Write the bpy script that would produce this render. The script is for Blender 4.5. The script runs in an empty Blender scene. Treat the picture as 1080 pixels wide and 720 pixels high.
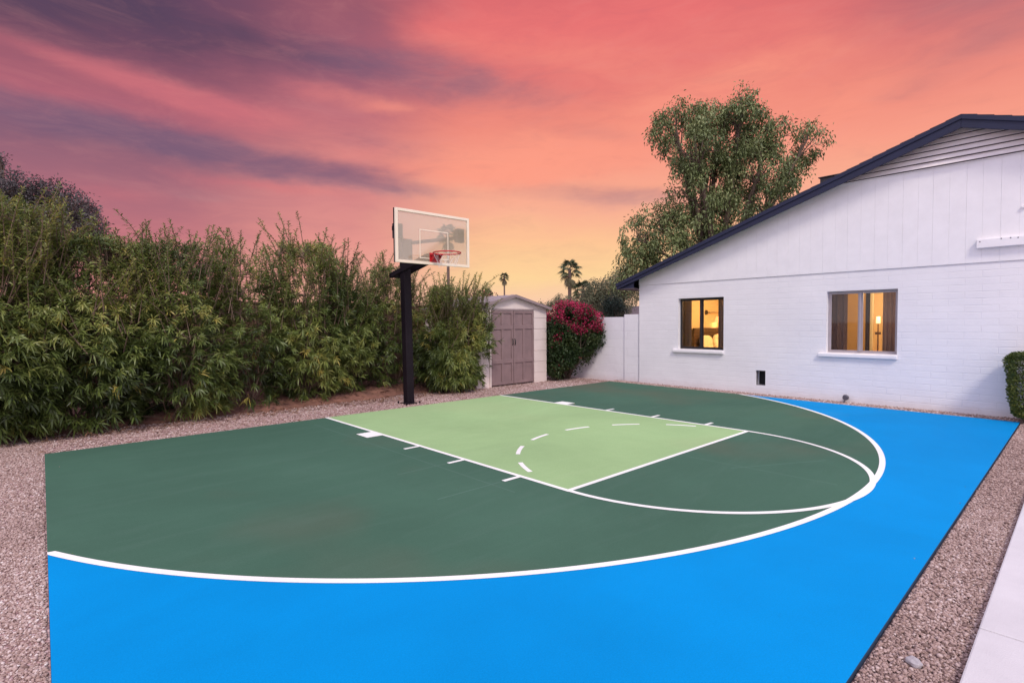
import bpy, bmesh, math, random
import numpy as np
from mathutils import Vector, Matrix, noise

random.seed(7)
RNG = np.random.default_rng(7)
PI = math.pi
scn = bpy.context.scene
COL = scn.collection

# ------------------------------------------------------------------ helpers
def lin(c):
    return tuple((x/255/12.92) if x/255 <= .04045 else ((x/255+.055)/1.055)**2.4 for x in c)

def tag(o, label=None, cat=None, group=None, kind=None):
    if label: o['label'] = label
    if cat: o['category'] = cat
    if group: o['group'] = group
    if kind: o['kind'] = kind
    return o

def empty(name, loc=(0, 0, 0), rz=0.0):
    o = bpy.data.objects.new(name, None)
    o.location = loc
    o.rotation_euler = (0, 0, rz)
    o.empty_display_size = .2
    COL.objects.link(o)
    return o

class MB:
    def __init__(s):
        s.v, s.f = [], []
    def add(s, vs, fs):
        n = len(s.v)
        s.v += [tuple(p) for p in vs]
        s.f += [tuple(i+n for i in f) for f in fs]
        return s
    def box(s, x0, x1, y0, y1, z0, z1, M=None):
        vs = [(x0, y0, z0), (x1, y0, z0), (x1, y1, z0), (x0, y1, z0), (x0, y0, z1), (x1, y0, z1), (x1, y1, z1), (x0, y1, z1)]
        if M is not None: vs = [M @ Vector(p) for p in vs]
        return s.add(vs, [(0, 3, 2, 1), (4, 5, 6, 7), (0, 1, 5, 4), (1, 2, 6, 5), (2, 3, 7, 6), (3, 0, 4, 7)])
    def quad(s, a, b, c, d):
        return s.add([a, b, c, d], [(0, 1, 2, 3)])
    def prism(s, poly, fn0, fn1):
        n = len(poly)
        vs = [fn0(*p) for p in poly]+[fn1(*p) for p in poly]
        fs = [tuple(range(n-1, -1, -1)), tuple(range(n, 2*n))]+[(i, (i+1) % n, n+(i+1) % n, n+i) for i in range(n)]
        return s.add(vs, fs)
    def tube(s, pts, r, n=8, cap=True):
        pts = [Vector(p) for p in pts]
        rs = r if hasattr(r, '__len__') else [r]*len(pts)
        vs, fs = [], []
        prev = None
        for i, p in enumerate(pts):
            t = (pts[min(i+1, len(pts)-1)]-pts[max(i-1, 0)])
            if t.length < 1e-9: t = Vector((0, 0, 1))
            t.normalize()
            if prev is None:
                a = Vector((1, 0, 0)) if abs(t.x) < .8 else Vector((0, 1, 0))
            else: a = prev
            u = a-t*a.dot(t)
            if u.length < 1e-6: u = Vector((0, 1, 0))-t*t.y
            u.normalize(); w = t.cross(u); prev = u
            for k in range(n):
                an = 2*PI*k/n
                vs.append(p+(u*math.cos(an)+w*math.sin(an))*rs[i])
        for i in range(len(pts)-1):
            for k in range(n):
                fs.append((i*n+k, i*n+(k+1) % n, (i+1)*n+(k+1) % n, (i+1)*n+k))
        if cap:
            fs.append(tuple(range(n-1, -1, -1))); fs.append(tuple((len(pts)-1)*n+k for k in range(n)))
        return s.add(vs, fs)
    def bar(s, p0, p1, w, h, up=(0, 0, 1)):
        p0, p1 = Vector(p0), Vector(p1)
        t = (p1-p0); L = t.length; t.normalize()
        u = Vector(up); sd = t.cross(u)
        if sd.length < 1e-6: sd = t.cross(Vector((1, 0, 0)))
        sd.normalize(); u = sd.cross(t)
        vs = []
        for p in (p0, p1):
            for a, b in ((-1, -1), (1, -1), (1, 1), (-1, 1)):
                vs.append(p+sd*a*w/2+u*b*h/2)
        return s.add(vs, [(3, 2, 1, 0), (4, 5, 6, 7), (0, 1, 5, 4), (1, 2, 6, 5), (2, 3, 7, 6), (3, 0, 4, 7)])
    def torus(s, c, R, r, n=40, m=8, a0=0, a1=2*PI, closed=True):
        vs, fs = [], []
        for i in range(n if closed else n+1):
            a = a0+(a1-a0)*i/n
            for k in range(m):
                b = 2*PI*k/m
                vs.append((c[0]+(R+r*math.cos(b))*math.cos(a), c[1]+(R+r*math.cos(b))*math.sin(a), c[2]+r*math.sin(b)))
        N = n if closed else n+1
        for i in range(n):
            j = (i+1) % N
            for k in range(m):
                fs.append((i*m+k, j*m+k, j*m+(k+1) % m, i*m+(k+1) % m))
        return s.add(vs, fs)
    def build(s, name, mat, parent=None, smooth=False, bevel=0, seg=2):
        me = bpy.data.meshes.new(name)
        me.from_pydata(s.v, [], s.f)
        if bevel or True:
            bm = bmesh.new(); bm.from_mesh(me)
            bmesh.ops.recalc_face_normals(bm, faces=bm.faces)
            if bevel:
                es = [e for e in bm.edges if len(e.link_faces) == 2 and e.calc_face_angle(0) > .5]
                bmesh.ops.bevel(bm, geom=es, offset=bevel, segments=seg, affect='EDGES', profile=.5, clamp_overlap=True)
            bm.to_mesh(me); bm.free()
        if smooth:
            me.polygons.foreach_set('use_smooth', [True]*len(me.polygons))
        me.materials.append(mat)
        o = bpy.data.objects.new(name, me)
        COL.objects.link(o)
        if parent: o.parent = parent
        return o

# ---------------------------------------------------------------- materials
def new_mat(name):
    m = bpy.data.materials.new(name); m.use_nodes = True
    nt = m.node_tree
    return m, nt, nt.nodes['Principled BSDF'], nt.nodes['Material Output']

def N(nt, typ, **kw):
    n = nt.nodes.new(typ)
    for k, v in kw.items():
        if k in ('operation', 'blend_type', 'data_type', 'noise_dimensions', 'feature', 'attribute_name', 'distance', 'interpolation', 'wave_type', 'bands_direction', 'invert', 'offset', 'clamp', 'use_clamp', 'vector_type'):
            setattr(n, k, v)
        else:
            n.inputs[k.replace('_', ' ')].default_value = v
    return n

def ramp(nt, fac, stops, interp='LINEAR'):
    r = nt.nodes.new('ShaderNodeValToRGB')
    cr = r.color_ramp; cr.interpolation = interp
    while len(cr.elements) < len(stops): cr.elements.new(.5)
    for e, (p, c) in zip(cr.elements, stops):
        e.position = p; e.color = (*c, 1)
    if fac is not None: nt.links.new(fac, r.inputs[0])
    return r

def coords(nt, kind='Object', scale=(1, 1, 1)):
    tc = nt.nodes.new('ShaderNodeTexCoord')
    mp = nt.nodes.new('ShaderNodeMapping')
    mp.inputs['Scale'].default_value = scale
    nt.links.new(tc.outputs[kind], mp.inputs[0])
    return mp.outputs[0]

def simple(name, col, rough=.6, var=.12, scale=6, bump=.15, bscale=60, metal=0, spec=.5, bdist=.003):
    """Base colour with a mottled variation and a fine bump."""
    m, nt, b, out = new_mat(name)
    co = coords(nt)
    n1 = N(nt, 'ShaderNodeTexNoise', Scale=scale, Detail=6, Roughness=.6)
    nt.links.new(co, n1.inputs[0])
    r = ramp(nt, n1.outputs[0], [(.3, tuple(c*(1-var) for c in col)), (.7, tuple(min(1, c*(1+var)) for c in col))])
    nt.links.new(r.outputs[0], b.inputs['Base Color'])
    b.inputs['Roughness'].default_value = rough
    b.inputs['Metallic'].default_value = metal
    b.inputs['Specular IOR Level'].default_value = spec
    if bump:
        n2 = N(nt, 'ShaderNodeTexNoise', Scale=bscale, Detail=4)
        nt.links.new(co, n2.inputs[0])
        bp = N(nt, 'ShaderNodeBump', Strength=bump, Distance=bdist)
        nt.links.new(n2.outputs[0], bp.inputs['Height'])
        nt.links.new(bp.outputs[0], b.inputs['Normal'])
    return m

def leaf_mat(name, stops, rough=.5, transl=.3, spec=.35):
    m, nt, b, out = new_mat(name)
    at = N(nt, 'ShaderNodeAttribute', attribute_name='tint')
    r = ramp(nt, at.outputs['Fac'], stops)
    nt.links.new(r.outputs[0], b.inputs['Base Color'])
    b.inputs['Roughness'].default_value = rough
    b.inputs['Specular IOR Level'].default_value = spec
    tr = nt.nodes.new('ShaderNodeBsdfTranslucent')
    nt.links.new(r.outputs[0], tr.inputs[0])
    mx = N(nt, 'ShaderNodeMixShader', Fac=transl)
    nt.links.new(b.outputs[0], mx.inputs[1]); nt.links.new(tr.outputs[0], mx.inputs[2])
    nt.links.new(mx.outputs[0], out.inputs[0])
    return m

def court_paint(name, col, dust, stain, amt=.5):
    """Acrylic sport surface: rolled-on colour with faint dust drifts, scuffs and a sandy grain."""
    m, nt, b, out = new_mat(name)
    co = coords(nt)
    big = N(nt, 'ShaderNodeTexNoise', Scale=.45, Detail=5, Roughness=.62, Distortion=.4); nt.links.new(co, big.inputs[0])
    r1 = ramp(nt, big.outputs[0], [(.32, tuple(c*.9 for c in col)), (.68, tuple(c*1.1 for c in col))])
    st = coords(nt, scale=(.5, 3.0, 1))
    mid = N(nt, 'ShaderNodeTexNoise', Scale=1.6, Detail=6, Roughness=.65, Distortion=.8); nt.links.new(st, mid.inputs[0])
    f1 = ramp(nt, mid.outputs[0], [(.5, (0, 0, 0)), (.8, (amt*.5,)*3)])
    m1 = N(nt, 'ShaderNodeMix', data_type='RGBA'); nt.links.new(f1.outputs[0], m1.inputs[0]); nt.links.new(r1.outputs[0], m1.inputs[6]); m1.inputs[7].default_value = (*dust, 1)
    sp = N(nt, 'ShaderNodeTexNoise', Scale=.33, Detail=3, Roughness=.5); 
    mp = coords(nt); nt.links.new(mp, sp.inputs[0])
    f2 = ramp(nt, sp.outputs[0], [(.52, (0, 0, 0)), (.72, (amt,)*3)])
    m2 = N(nt, 'ShaderNodeMix', data_type='RGBA'); nt.links.new(f2.outputs[0], m2.inputs[0]); nt.links.new(m1.outputs[2], m2.inputs[6]); m2.inputs[7].default_value = (*stain, 1)
    fine = N(nt, 'ShaderNodeTexNoise', Scale=140, Detail=2); nt.links.new(co, fine.inputs[0])
    f3 = ramp(nt, fine.outputs[0], [(.3, (.93,)*3), (.7, (1.07,)*3)])
    m3 = N(nt, 'ShaderNodeMix', data_type='RGBA', blend_type='MULTIPLY'); m3.inputs[0].default_value = 1
    nt.links.new(m2.outputs[2], m3.inputs[6]); nt.links.new(f3.outputs[0], m3.inputs[7])
    nt.links.new(m3.outputs[2], b.inputs['Base Color'])
    b.inputs['Roughness'].default_value = .78
    b.inputs['Specular IOR Level'].default_value = .06
    bn = N(nt, 'ShaderNodeTexNoise', Scale=220, Detail=2); nt.links.new(co, bn.inputs[0])
    bp = N(nt, 'ShaderNodeBump', Strength=.25, Distance=.002); nt.links.new(bn.outputs[0], bp.inputs['Height'])
    bw = N(nt, 'ShaderNodeTexNoise', Scale=2.2, Detail=2); nt.links.new(co, bw.inputs[0])
    bp2 = N(nt, 'ShaderNodeBump', Strength=.12, Distance=.01); nt.links.new(bw.outputs[0], bp2.inputs['Height']); nt.links.new(bp.outputs[0], bp2.inputs['Normal'])
    nt.links.new(bp2.outputs[0], b.inputs['Normal'])
    return m

def brick_mat(name, c1, c2, bw=.40, bh=.105, mortar=.008, strength=.45, stain=(.55, .42, .38), plane='yz', stain_h=.14):
    """Painted masonry: shallow joints in relief, uneven paint, splash stains near the ground."""
    m, nt, b, out = new_mat(name)
    tc = nt.nodes.new('ShaderNodeTexCoord')
    sx = nt.nodes.new('ShaderNodeSeparateXYZ'); nt.links.new(tc.outputs['Object'], sx.inputs[0])
    cx = nt.nodes.new('ShaderNodeCombineXYZ')
    nt.links.new(sx.outputs['Y' if plane == 'yz' else 'X'], cx.inputs[0]); nt.links.new(sx.outputs['Z'], cx.inputs[1])
    wob = N(nt, 'ShaderNodeTexNoise', Scale=3.5, Detail=3); nt.links.new(cx.outputs[0], wob.inputs[0])
    wv = N(nt, 'ShaderNodeVectorMath', operation='MULTIPLY_ADD'); nt.links.new(wob.outputs['Color'], wv.inputs[0]); wv.inputs[1].default_value = (.012, .012, 0); nt.links.new(cx.outputs[0], wv.inputs[2])
    br = N(nt, 'ShaderNodeTexBrick', Scale=1, Mortar_Size=mortar, Mortar_Smooth=.6, Bias=0)
    br.inputs['Brick Width'].default_value = bw; br.inputs['Row Height'].default_value = bh
    br.inputs['Color1'].default_value = (*c1, 1); br.inputs['Color2'].default_value = (*c2, 1)
    br.inputs['Mortar'].default_value = (*tuple(c*.965 for c in c1), 1)
    nt.links.new(wv.outputs[0], br.inputs[0])
    big = N(nt, 'ShaderNodeTexNoise', Scale=1.1, Detail=6, Roughness=.6); nt.links.new(cx.outputs[0], big.inputs[0])
    rb = ramp(nt, big.outputs[0], [(.3, (.94, .94, .95)), (.7, (1.03, 1.03, 1.03))])
    mu = N(nt, 'ShaderNodeMix', data_type='RGBA', blend_type='MULTIPLY'); mu.inputs[0].default_value = 1
    nt.links.new(br.outputs[0], mu.inputs[6]); nt.links.new(rb.outputs[0], mu.inputs[7])
    # splash dirt: ragged band along the foot of the wall
    dn = N(nt, 'ShaderNodeTexNoise', Scale=5, Detail=6, Roughness=.7); nt.links.new(cx.outputs[0], dn.inputs[0])
    hh = N(nt, 'ShaderNodeMath', operation='MULTIPLY_ADD'); nt.links.new(dn.outputs[0], hh.inputs[0]); hh.inputs[1].default_value = -stain_h*1.6; nt.links.new(sx.outputs['Z'], hh.inputs[2])
    hr = ramp(nt, hh.outputs[0], [(0, (.45,)*3), (.02, (0,)*3)])
    mpn = N(nt, 'ShaderNodeMath', operation='MULTIPLY_ADD'); nt.links.new(hh.outputs[0], mpn.inputs[0]); mpn.inputs[1].default_value = 2.2; mpn.inputs[2].default_value = .42
    hr2 = ramp(nt, mpn.outputs[0], [(0, (.5,)*3), (.45, (0,)*3)])
    ms = N(nt, 'ShaderNodeMix', data_type='RGBA'); nt.links.new(hr2.outputs[0], ms.inputs[0]); nt.links.new(mu.outputs[2], ms.inputs[6]); ms.inputs[7].default_value = (*stain, 1)
    nt.links.new(ms.outputs[2], b.inputs['Base Color'])
    b.inputs['Roughness'].default_value = .75
    b.inputs['Specular IOR Level'].default_value = .25
    iv = N(nt, 'ShaderNodeMath', operation='SUBTRACT'); iv.inputs[0].default_value = 1; nt.links.new(br.outputs['Fac'], iv.inputs[1])
    # some joints are filled with paint: break the relief up
    bk = N(nt, 'ShaderNodeTexNoise', Scale=2.6, Detail=4, Roughness=.6); nt.links.new(cx.outputs[0], bk.inputs[0])
    bkr = ramp(nt, bk.outputs[0], [(.38, (.15,)*3), (.62, (1,)*3)])
    mm = N(nt, 'ShaderNodeMath', operation='MULTIPLY'); nt.links.new(iv.outputs[0], mm.inputs[0]); nt.links.new(bkr.outputs[0], mm.inputs[1])
    b1 = N(nt, 'ShaderNodeBump', Strength=strength, Distance=.006); nt.links.new(mm.outputs[0], b1.inputs['Height'])
    g = N(nt, 'ShaderNodeTexNoise', Scale=45, Detail=5, Roughness=.65); nt.links.new(cx.outputs[0], g.inputs[0])
    b2 = N(nt, 'ShaderNodeBump', Strength=.35, Distance=.005); nt.links.new(g.outputs[0], b2.inputs['Height']); nt.links.new(b1.outputs[0], b2.inputs['Normal'])
    nt.links.new(b2.outputs[0], b.inputs['Normal'])
    return m

M = {}
M['blue'] = court_paint('blue_court_paint', (.0, .240, .58), (.0, .264, .60), (.0, .213, .54), .5)
M['slab_edge'] = simple('dark_slab_edge', (.012, .035, .075), .85, .2, 8, .4, 60)
M['green'] = court_paint('green_court_paint', (.058, .126, .086), (.088, .158, .120), (.110, .115, .080), .7)
M['lime'] = court_paint('lime_court_paint', (.30, .45, .21), (.37, .50, .27), (.345, .43, .22), .5)
M['line'] = court_paint('white_line_paint', (.82, .81, .77), (.72, .71, .67), (.76, .75, .71), .4)
M['chalk'] = court_paint('faint_chalk_paint', (.082, .155, .115), (.07, .14, .10), (.065, .132, .094), .9)
M['concrete'] = simple('pale_concrete', (.60, .575, .585), .85, .07, 3, .5, 160, bdist=.004)
M['brick'] = brick_mat('painted_brick', (.83, .815, .83), (.818, .803, .818))
M['block'] = brick_mat('painted_block', (.80, .785, .81), (.78, .765, .795), .41, .205, .008, .55)
M['brownblock'] = brick_mat('brown_block', (.15, .085, .06), (.12, .07, .052), .41, .205, .012, .6, (.09, .05, .035))
M['siding'] = simple('white_siding_paint', (.83, .815, .83), .6, .035, 4, .2, 40)
M['white_trim'] = simple('white_trim_paint', (.83, .81, .82), .55, .03, 8, .1, 30)
M['louver'] = simple('cream_lap_board', (.82, .77, .76), .6, .06, 5, .15, 40)
M['navy'] = simple('navy_fascia_paint', (.007, .011, .042), .6, .15, 3, .12, 30)
M['soffit'] = simple('dark_soffit_paint', (.10, .085, .10), .7, .1, 5, .1, 40)
M['shingle'] = simple('asphalt_shingle', (.05, .045, .05), .9, .3, 12, .7, 90, bdist=.01)
M['dark_metal'] = simple('dark_bronze_metal', (.018, .016, .02), .45, .15, 8, .05, 60, spec=.5)
M['alu'] = simple('pale_aluminium_frame', (.42, .37, .39), .45, .06, 8, .05, 60, metal=.3)
M['pole'] = simple('black_purple_powder_coat', (.010, .006, .010), .6, .2, 5, .12, 80, spec=.18)
M['red'] = simple('red_rim_paint', (.48, .012, .02), .4, .1, 8, .05, 50)
M['board_frame'] = simple('white_board_frame', (.82, .71, .56), .5, .04, 8, .05, 50)
M['net'] = simple('white_net_cord', (.75, .72, .70), .8, .05, 8, 0)
M['bracket'] = simple('grey_steel_bracket', (.045, .038, .038), .5, .1, 8, .05, 50, metal=.4)
M['shedwall'] = simple('cream_resin_panel', (.72, .62, .58), .65, .06, 3, .15, 50)
M['sheddoor'] = simple('mauve_grey_resin_door', (.235, .160, .160), .65, .14, 4, .25, 40)
M['shedroof'] = simple('grey_mauve_resin_roof', (.30, .25, .26), .75, .12, 5, .3, 60)
M['shedtrim'] = simple('taupe_roof_trim', (.26, .20, .20), .65, .08, 5, .15, 50)
M['bark'] = simple('grey_brown_bark', (.12, .085, .065), .9, .3, 14, .7, 40, bdist=.02)
M['palebark'] = simple('pale_twig_bark', (.25, .18, .13), .9, .25, 14, .5, 40, bdist=.01)
M['twig'] = simple('brown_twig_bark', (.15, .10, .07), .9, .25, 14, .5, 40, bdist=.01)
M['palmbark'] = simple('palm_trunk_bark', (.13, .09, .075), .95, .3, 10, .8, 20, bdist=.03)
M['soil'] = simple('reddish_soil', (.22, .105, .075), .95, .35, 5, .9, 35, bdist=.02)
M['stone'] = simple('grey_stone', (.40, .37, .38), .8, .2, 20, .5, 60)
M['black'] = simple('black_recess_shade', (.008, .008, .009), .8, .1, 5, 0)  # black for sheets that paint the shade in recesses and gaps
M['greymetal'] = simple('weathered_grey_metal', (.16, .15, .17), .6, .2, 15, .3, 50, metal=.3)
M['roomwall'] = simple('warm_room_plaster', (.66, .52, .33), .8, .04, 4, .05, 50)
M['roomfloor'] = simple('tan_carpet', (.35, .25, .17), .9, .1, 30, .2, 120)
M['curtain_brown'] = simple('brown_curtain_cloth', (.17, .115, .085), .9, .12, 20, .2, 200)
M['curtain_lit'] = simple('lit_curtain_cloth', (.42, .30, .21), .9, .12, 20, .2, 200)
M['curtain_grey'] = simple('grey_curtain_cloth', (.22, .19, .22), .9, .1, 20, .2, 200)
M['tan_door'] = simple('tan_painted_door', (.55, .36, .14), .55, .06, 4, .05, 50)
M['white_bed'] = simple('cream_pillow_cotton', (.80, .72, .58), .85, .05, 10, .3, 60, bdist=.01)
M['dark_wood'] = simple('dark_headboard_wood', (.06, .03, .02), .5, .2, 9, .1, 40)
M['blind'] = simple('pale_blind_slat', (.55, .48, .45), .6, .05, 5, 0)
M['neigh_wall'] = simple('neighbour_stucco', (.42, .36, .33), .85, .06, 3, .2, 60)
M['neigh_roof'] = simple('neighbour_roof_tile', (.10, .075, .085), .85, .2, 6, .5, 30)

OLEANDER = leaf_mat('oleander_leaf', [(0, (.026, .040, .010)), (.3, (.086, .126, .028)), (.55, (.178, .222, .054)), (.8, (.285, .295, .075)), (1, (.46, .37, .09))], .42, .22, .45)
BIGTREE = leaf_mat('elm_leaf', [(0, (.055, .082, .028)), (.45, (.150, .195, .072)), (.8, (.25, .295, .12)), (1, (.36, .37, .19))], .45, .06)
DARKTREE = leaf_mat('dusky_pine_leaf', [(0, (.040, .040, .040)), (.6, (.095, .088, .090)), (1, (.17, .15, .15))], .6, .1)
OLIVE = leaf_mat('olive_leaf', [(0, (.06, .075, .045)), (.5, (.155, .17, .10)), (1, (.27, .265, .17))], .6, .25)
TEALTREE = leaf_mat('deep_green_leaf', [(0, (.012, .025, .022)), (.6, (.03, .055, .04)), (1, (.06, .085, .06))], .6, .2)
PALM = leaf_mat('palm_blade', [(0, (.03, .05, .024)), (.6, (.075, .105, .048)), (1, (.16, .14, .08))], .5, .2)
BOUGLEAF = leaf_mat('bougainvillea_leaf', [(0, (.014, .030, .010)), (.5, (.035, .068, .020)), (1, (.10, .12, .04))], .45, .25)
BRACT = leaf_mat('bougainvillea_bract', [(0, (.26, .010, .045)), (.5, (.50, .025, .105)), (1, (.72, .09, .20))], .6, .4)
BOXLEAF = leaf_mat('box_hedge_leaf', [(0, (.03, .052, .014)), (.5, (.11, .15, .035)), (.85, (.26, .26, .055)), (1, (.34, .27, .06))], .45, .25)
DRYLEAF = leaf_mat('dry_leaf', [(0, (.10, .045, .03)), (.5, (.20, .095, .055)), (1, (.32, .19, .11))], .85, .1)

def gravel_material(name, k=1.0):
    m, nt, b, out = new_mat(name)
    co = coords(nt)
    v = N(nt, 'ShaderNodeTexVoronoi', Scale=42); nt.links.new(co, v.inputs[0])
    hs = nt.nodes.new('ShaderNodeSeparateColor'); nt.links.new(v.outputs['Color'], hs.inputs[0])
    r = ramp(nt, hs.outputs[0], [(0, (.16*k, .09*k, .085*k)), (.35, (.30*k, .185*k, .175*k)), (.7, (.42*k, .28*k, .265*k)), (1, (.56*k, .45*k, .44*k))])
    big = N(nt, 'ShaderNodeTexNoise', Scale=.9, Detail=5); nt.links.new(co, big.inputs[0])
    rb = ramp(nt, big.outputs[0], [(.3, (.86, .82, .82)), (.7, (1.1, 1.08, 1.08))])
    mu = N(nt, 'ShaderNodeMix', data_type='RGBA', blend_type='MULTIPLY'); mu.inputs[0].default_value = 1
    nt.links.new(r.outputs[0], mu.inputs[6]); nt.links.new(rb.outputs[0], mu.inputs[7])
    nt.links.new(mu.outputs[2], b.inputs['Base Color'])
    b.inputs['Roughness'].default_value = .9
    bp = N(nt, 'ShaderNodeBump', Strength=1, Distance=.012, ); bp.invert = True
    nt.links.new(v.outputs['Distance'], bp.inputs['Height']); nt.links.new(bp.outputs[0], b.inputs['Normal'])
    return m
M['gravel'] = gravel_material('pink_gravel', 1.3)
STONE = leaf_mat('pink_gravel_stone', [(0, (.12, .075, .065)), (.3, (.32, .218, .188)), (.65, (.46, .340, .305)), (.9, (.62, .52, .49)), (1, (.76, .70, .68))], .85, 0, .25)

def glass_mat(name, tint, transp, rough=.02, gl=.12):
    m, nt, b, out = new_mat(name)
    t = nt.nodes.new('ShaderNodeBsdfTransparent'); t.inputs[0].default_value = (*tint, 1)
    g = nt.nodes.new('ShaderNodeBsdfGlossy'); g.inputs['Roughness'].default_value = rough
    fr = N(nt, 'ShaderNodeFresnel', IOR=1.45)
    mx = nt.nodes.new('ShaderNodeMixShader'); nt.links.new(fr.outputs[0], mx.inputs[0])
    nt.links.new(t.outputs[0], mx.inputs[1]); nt.links.new(g.outputs[0], mx.inputs[2])
    nt.links.new(mx.outputs[0], out.inputs[0])
    return m
M['glass'] = glass_mat('window_glass', (.93, .93, .92), 1)

def board_glass():
    """Clear acrylic with a soft reflection; the pale sky in it is painted as beige diffuse."""
    m, nt, b, out = new_mat('sky_tinted_acrylic')
    t = nt.nodes.new('ShaderNodeBsdfTransparent'); t.inputs[0].default_value = (.95, .95, .93, 1)
    d = nt.nodes.new('ShaderNodeBsdfDiffuse'); d.inputs[0].default_value = (.90, .77, .57, 1)  # beige tint stands for the pale sky in the glass
    tl = nt.nodes.new('ShaderNodeBsdfTranslucent'); tl.inputs[0].default_value = (.92, .78, .56, 1)
    g = nt.nodes.new('ShaderNodeBsdfGlossy'); g.inputs['Roughness'].default_value = .06
    a = N(nt, 'ShaderNodeMixShader', Fac=.35); nt.links.new(d.outputs[0], a.inputs[1]); nt.links.new(tl.outputs[0], a.inputs[2])
    c = N(nt, 'ShaderNodeMixShader', Fac=.30); nt.links.new(t.outputs[0], c.inputs[1]); nt.links.new(a.outputs[0], c.inputs[2])
    e = N(nt, 'ShaderNodeMixShader', Fac=.09); nt.links.new(c.outputs[0], e.inputs[1]); nt.links.new(g.outputs[0], e.inputs[2])
    nt.links.new(e.outputs[0], out.inputs[0])
    return m
M['board'] = board_glass()

def cloth(name, col, tr=.45):
    m = simple(name, col, .9, .12, 20, .2, 200)
    nt = m.node_tree; b = nt.nodes['Principled BSDF']; out = nt.nodes['Material Output']
    t = nt.nodes.new('ShaderNodeBsdfTranslucent'); t.inputs[0].default_value = (*col, 1)
    mx = N(nt, 'ShaderNodeMixShader', Fac=tr); nt.links.new(b.outputs[0], mx.inputs[1]); nt.links.new(t.outputs[0], mx.inputs[2]); nt.links.new(mx.outputs[0], out.inputs[0])
    return m
M['curtain_lit'] = cloth('lit_curtain_cloth', (.46, .34, .25))  # lighter copy of the brown cloth, room light painted into its colour
M['curtain_brown'] = cloth('brown_curtain_cloth', (.22, .15, .12), .3)
M['curtain_grey'] = cloth('grey_curtain_cloth', (.28, .25, .28), .3)

def emit_mat(name, col, s):
    m, nt, b, out = new_mat(name)
    b.inputs['Base Color'].default_value = (*col, 1)
    b.inputs['Emission Color'].default_value = (*col, 1); b.inputs['Emission Strength'].default_value = s
    return m
M['shade'] = emit_mat('lit_lamp_shade', (1, .55, .22), 1.1)
M['bulb'] = emit_mat('lit_bulb', (1, .82, .5), 1.5)

# --------------------------------------------------------------- foliage
def norm(a):
    return a/np.maximum(np.linalg.norm(a, axis=-1, keepdims=True), 1e-9)

def leaf_cloud(name, mat, parent, P, D, U, L, W, T, droop=.0, fold=.25, long=False):
    """Many small folded leaves as one mesh; T is each leaf's own tint."""
    P, D, U = np.asarray(P, float), norm(np.asarray(D, float)), np.asarray(U, float)
    n = len(P)
    L = np.broadcast_to(np.asarray(L, float), (n,))[:, None]; W = np.broadcast_to(np.asarray(W, float), (n,))[:, None]
    S = norm(np.cross(D, U)); Nn = np.cross(S, D)
    z = np.array([0, 0, -1.0])
    if long:
        vs = np.stack([P,
                       P+D*L*.34+S*W*.5+Nn*W*fold+z*droop*L*.10, P+D*L*.34-S*W*.5+Nn*W*fold+z*droop*L*.10,
                       P+D*L*.68+S*W*.42+Nn*W*fold+z*droop*L*.42, P+D*L*.68-S*W*.42+Nn*W*fold+z*droop*L*.42,
                       P+D*L*.97+z*droop*L*.9], 1)
        loops = np.array([0, 2, 1, 1, 2, 4, 3, 3, 4, 5]); starts = np.array([0, 3, 7]); tot = np.array([3, 4, 3]); k = 6
    else:
        vs = np.stack([P, P+D*L*.45+S*W*.5+Nn*W*fold, P+D*L+z*droop*L*.4, P+D*L*.45-S*W*.5+Nn*W*fold], 1)
        loops = np.array([0, 2, 1, 0, 3, 2]); starts = np.array([0, 3]); tot = np.array([3, 3]); k = 4
    me = bpy.data.meshes.new(name)
    me.vertices.add(n*k); me.vertices.foreach_set('co', vs.reshape(-1).astype(np.float32))
    nl, nf = len(loops), len(starts)
    me.loops.add(n*nl); me.loops.foreach_set('vertex_index', (np.arange(n)[:, None]*k+loops).reshape(-1).astype(np.int32))
    me.polygons.add(n*nf); me.polygons.foreach_set('loop_start', (np.arange(n)[:, None]*nl+starts).reshape(-1).astype(np.int32))
    me.polygons.foreach_set('loop_total', np.tile(tot, n).astype(np.int32))
    at = me.attributes.new('tint', 'FLOAT', 'FACE')
    at.data.foreach_set('value', np.repeat(np.clip(T, 0, 1), nf).astype(np.float32))
    me.update(calc_edges=True); me.validate()
    me.materials.append(mat)
    o = bpy.data.objects.new(name, me); COL.objects.link(o)
    if parent: o.parent = parent
    return o

def rand_dirs(n, rng):
    return norm(rng.normal(size=(n, 3)))

def noise3(P, s, off=0.0):
    return np.array([noise.noise(Vector((p[0]*s+off, p[1]*s+off*.7, p[2]*s-off))) for p in P])

# ================================================================= SETTING
# court slab, gravel, path ------------------------------------------------
BL, BR, FR, FL = (-5.109, -.744), (5.335, -.868), (5.118, -8.204), (-5.256, -8.204)
def xleft(y): return BL[0]+(FL[0]-BL[0])*(y-BL[1])/(FL[1]-BL[1])
def xright(y): return BR[0]+(FR[0]-BR[0])*(y-BR[1])/(FR[1]-BR[1])
def yback(x): return BL[1]+(BR[1]-BL[1])*(x-BL[0])/(BR[0]-BL[0])

g = MB()
gs = 260
g.quad((-gs, -gs, -.03), (gs, -gs, -.03), (gs, gs, -.03), (-gs, gs, -.03))
ground = g.build('ground', M['gravel']); tag(ground, kind='structure')

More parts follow.
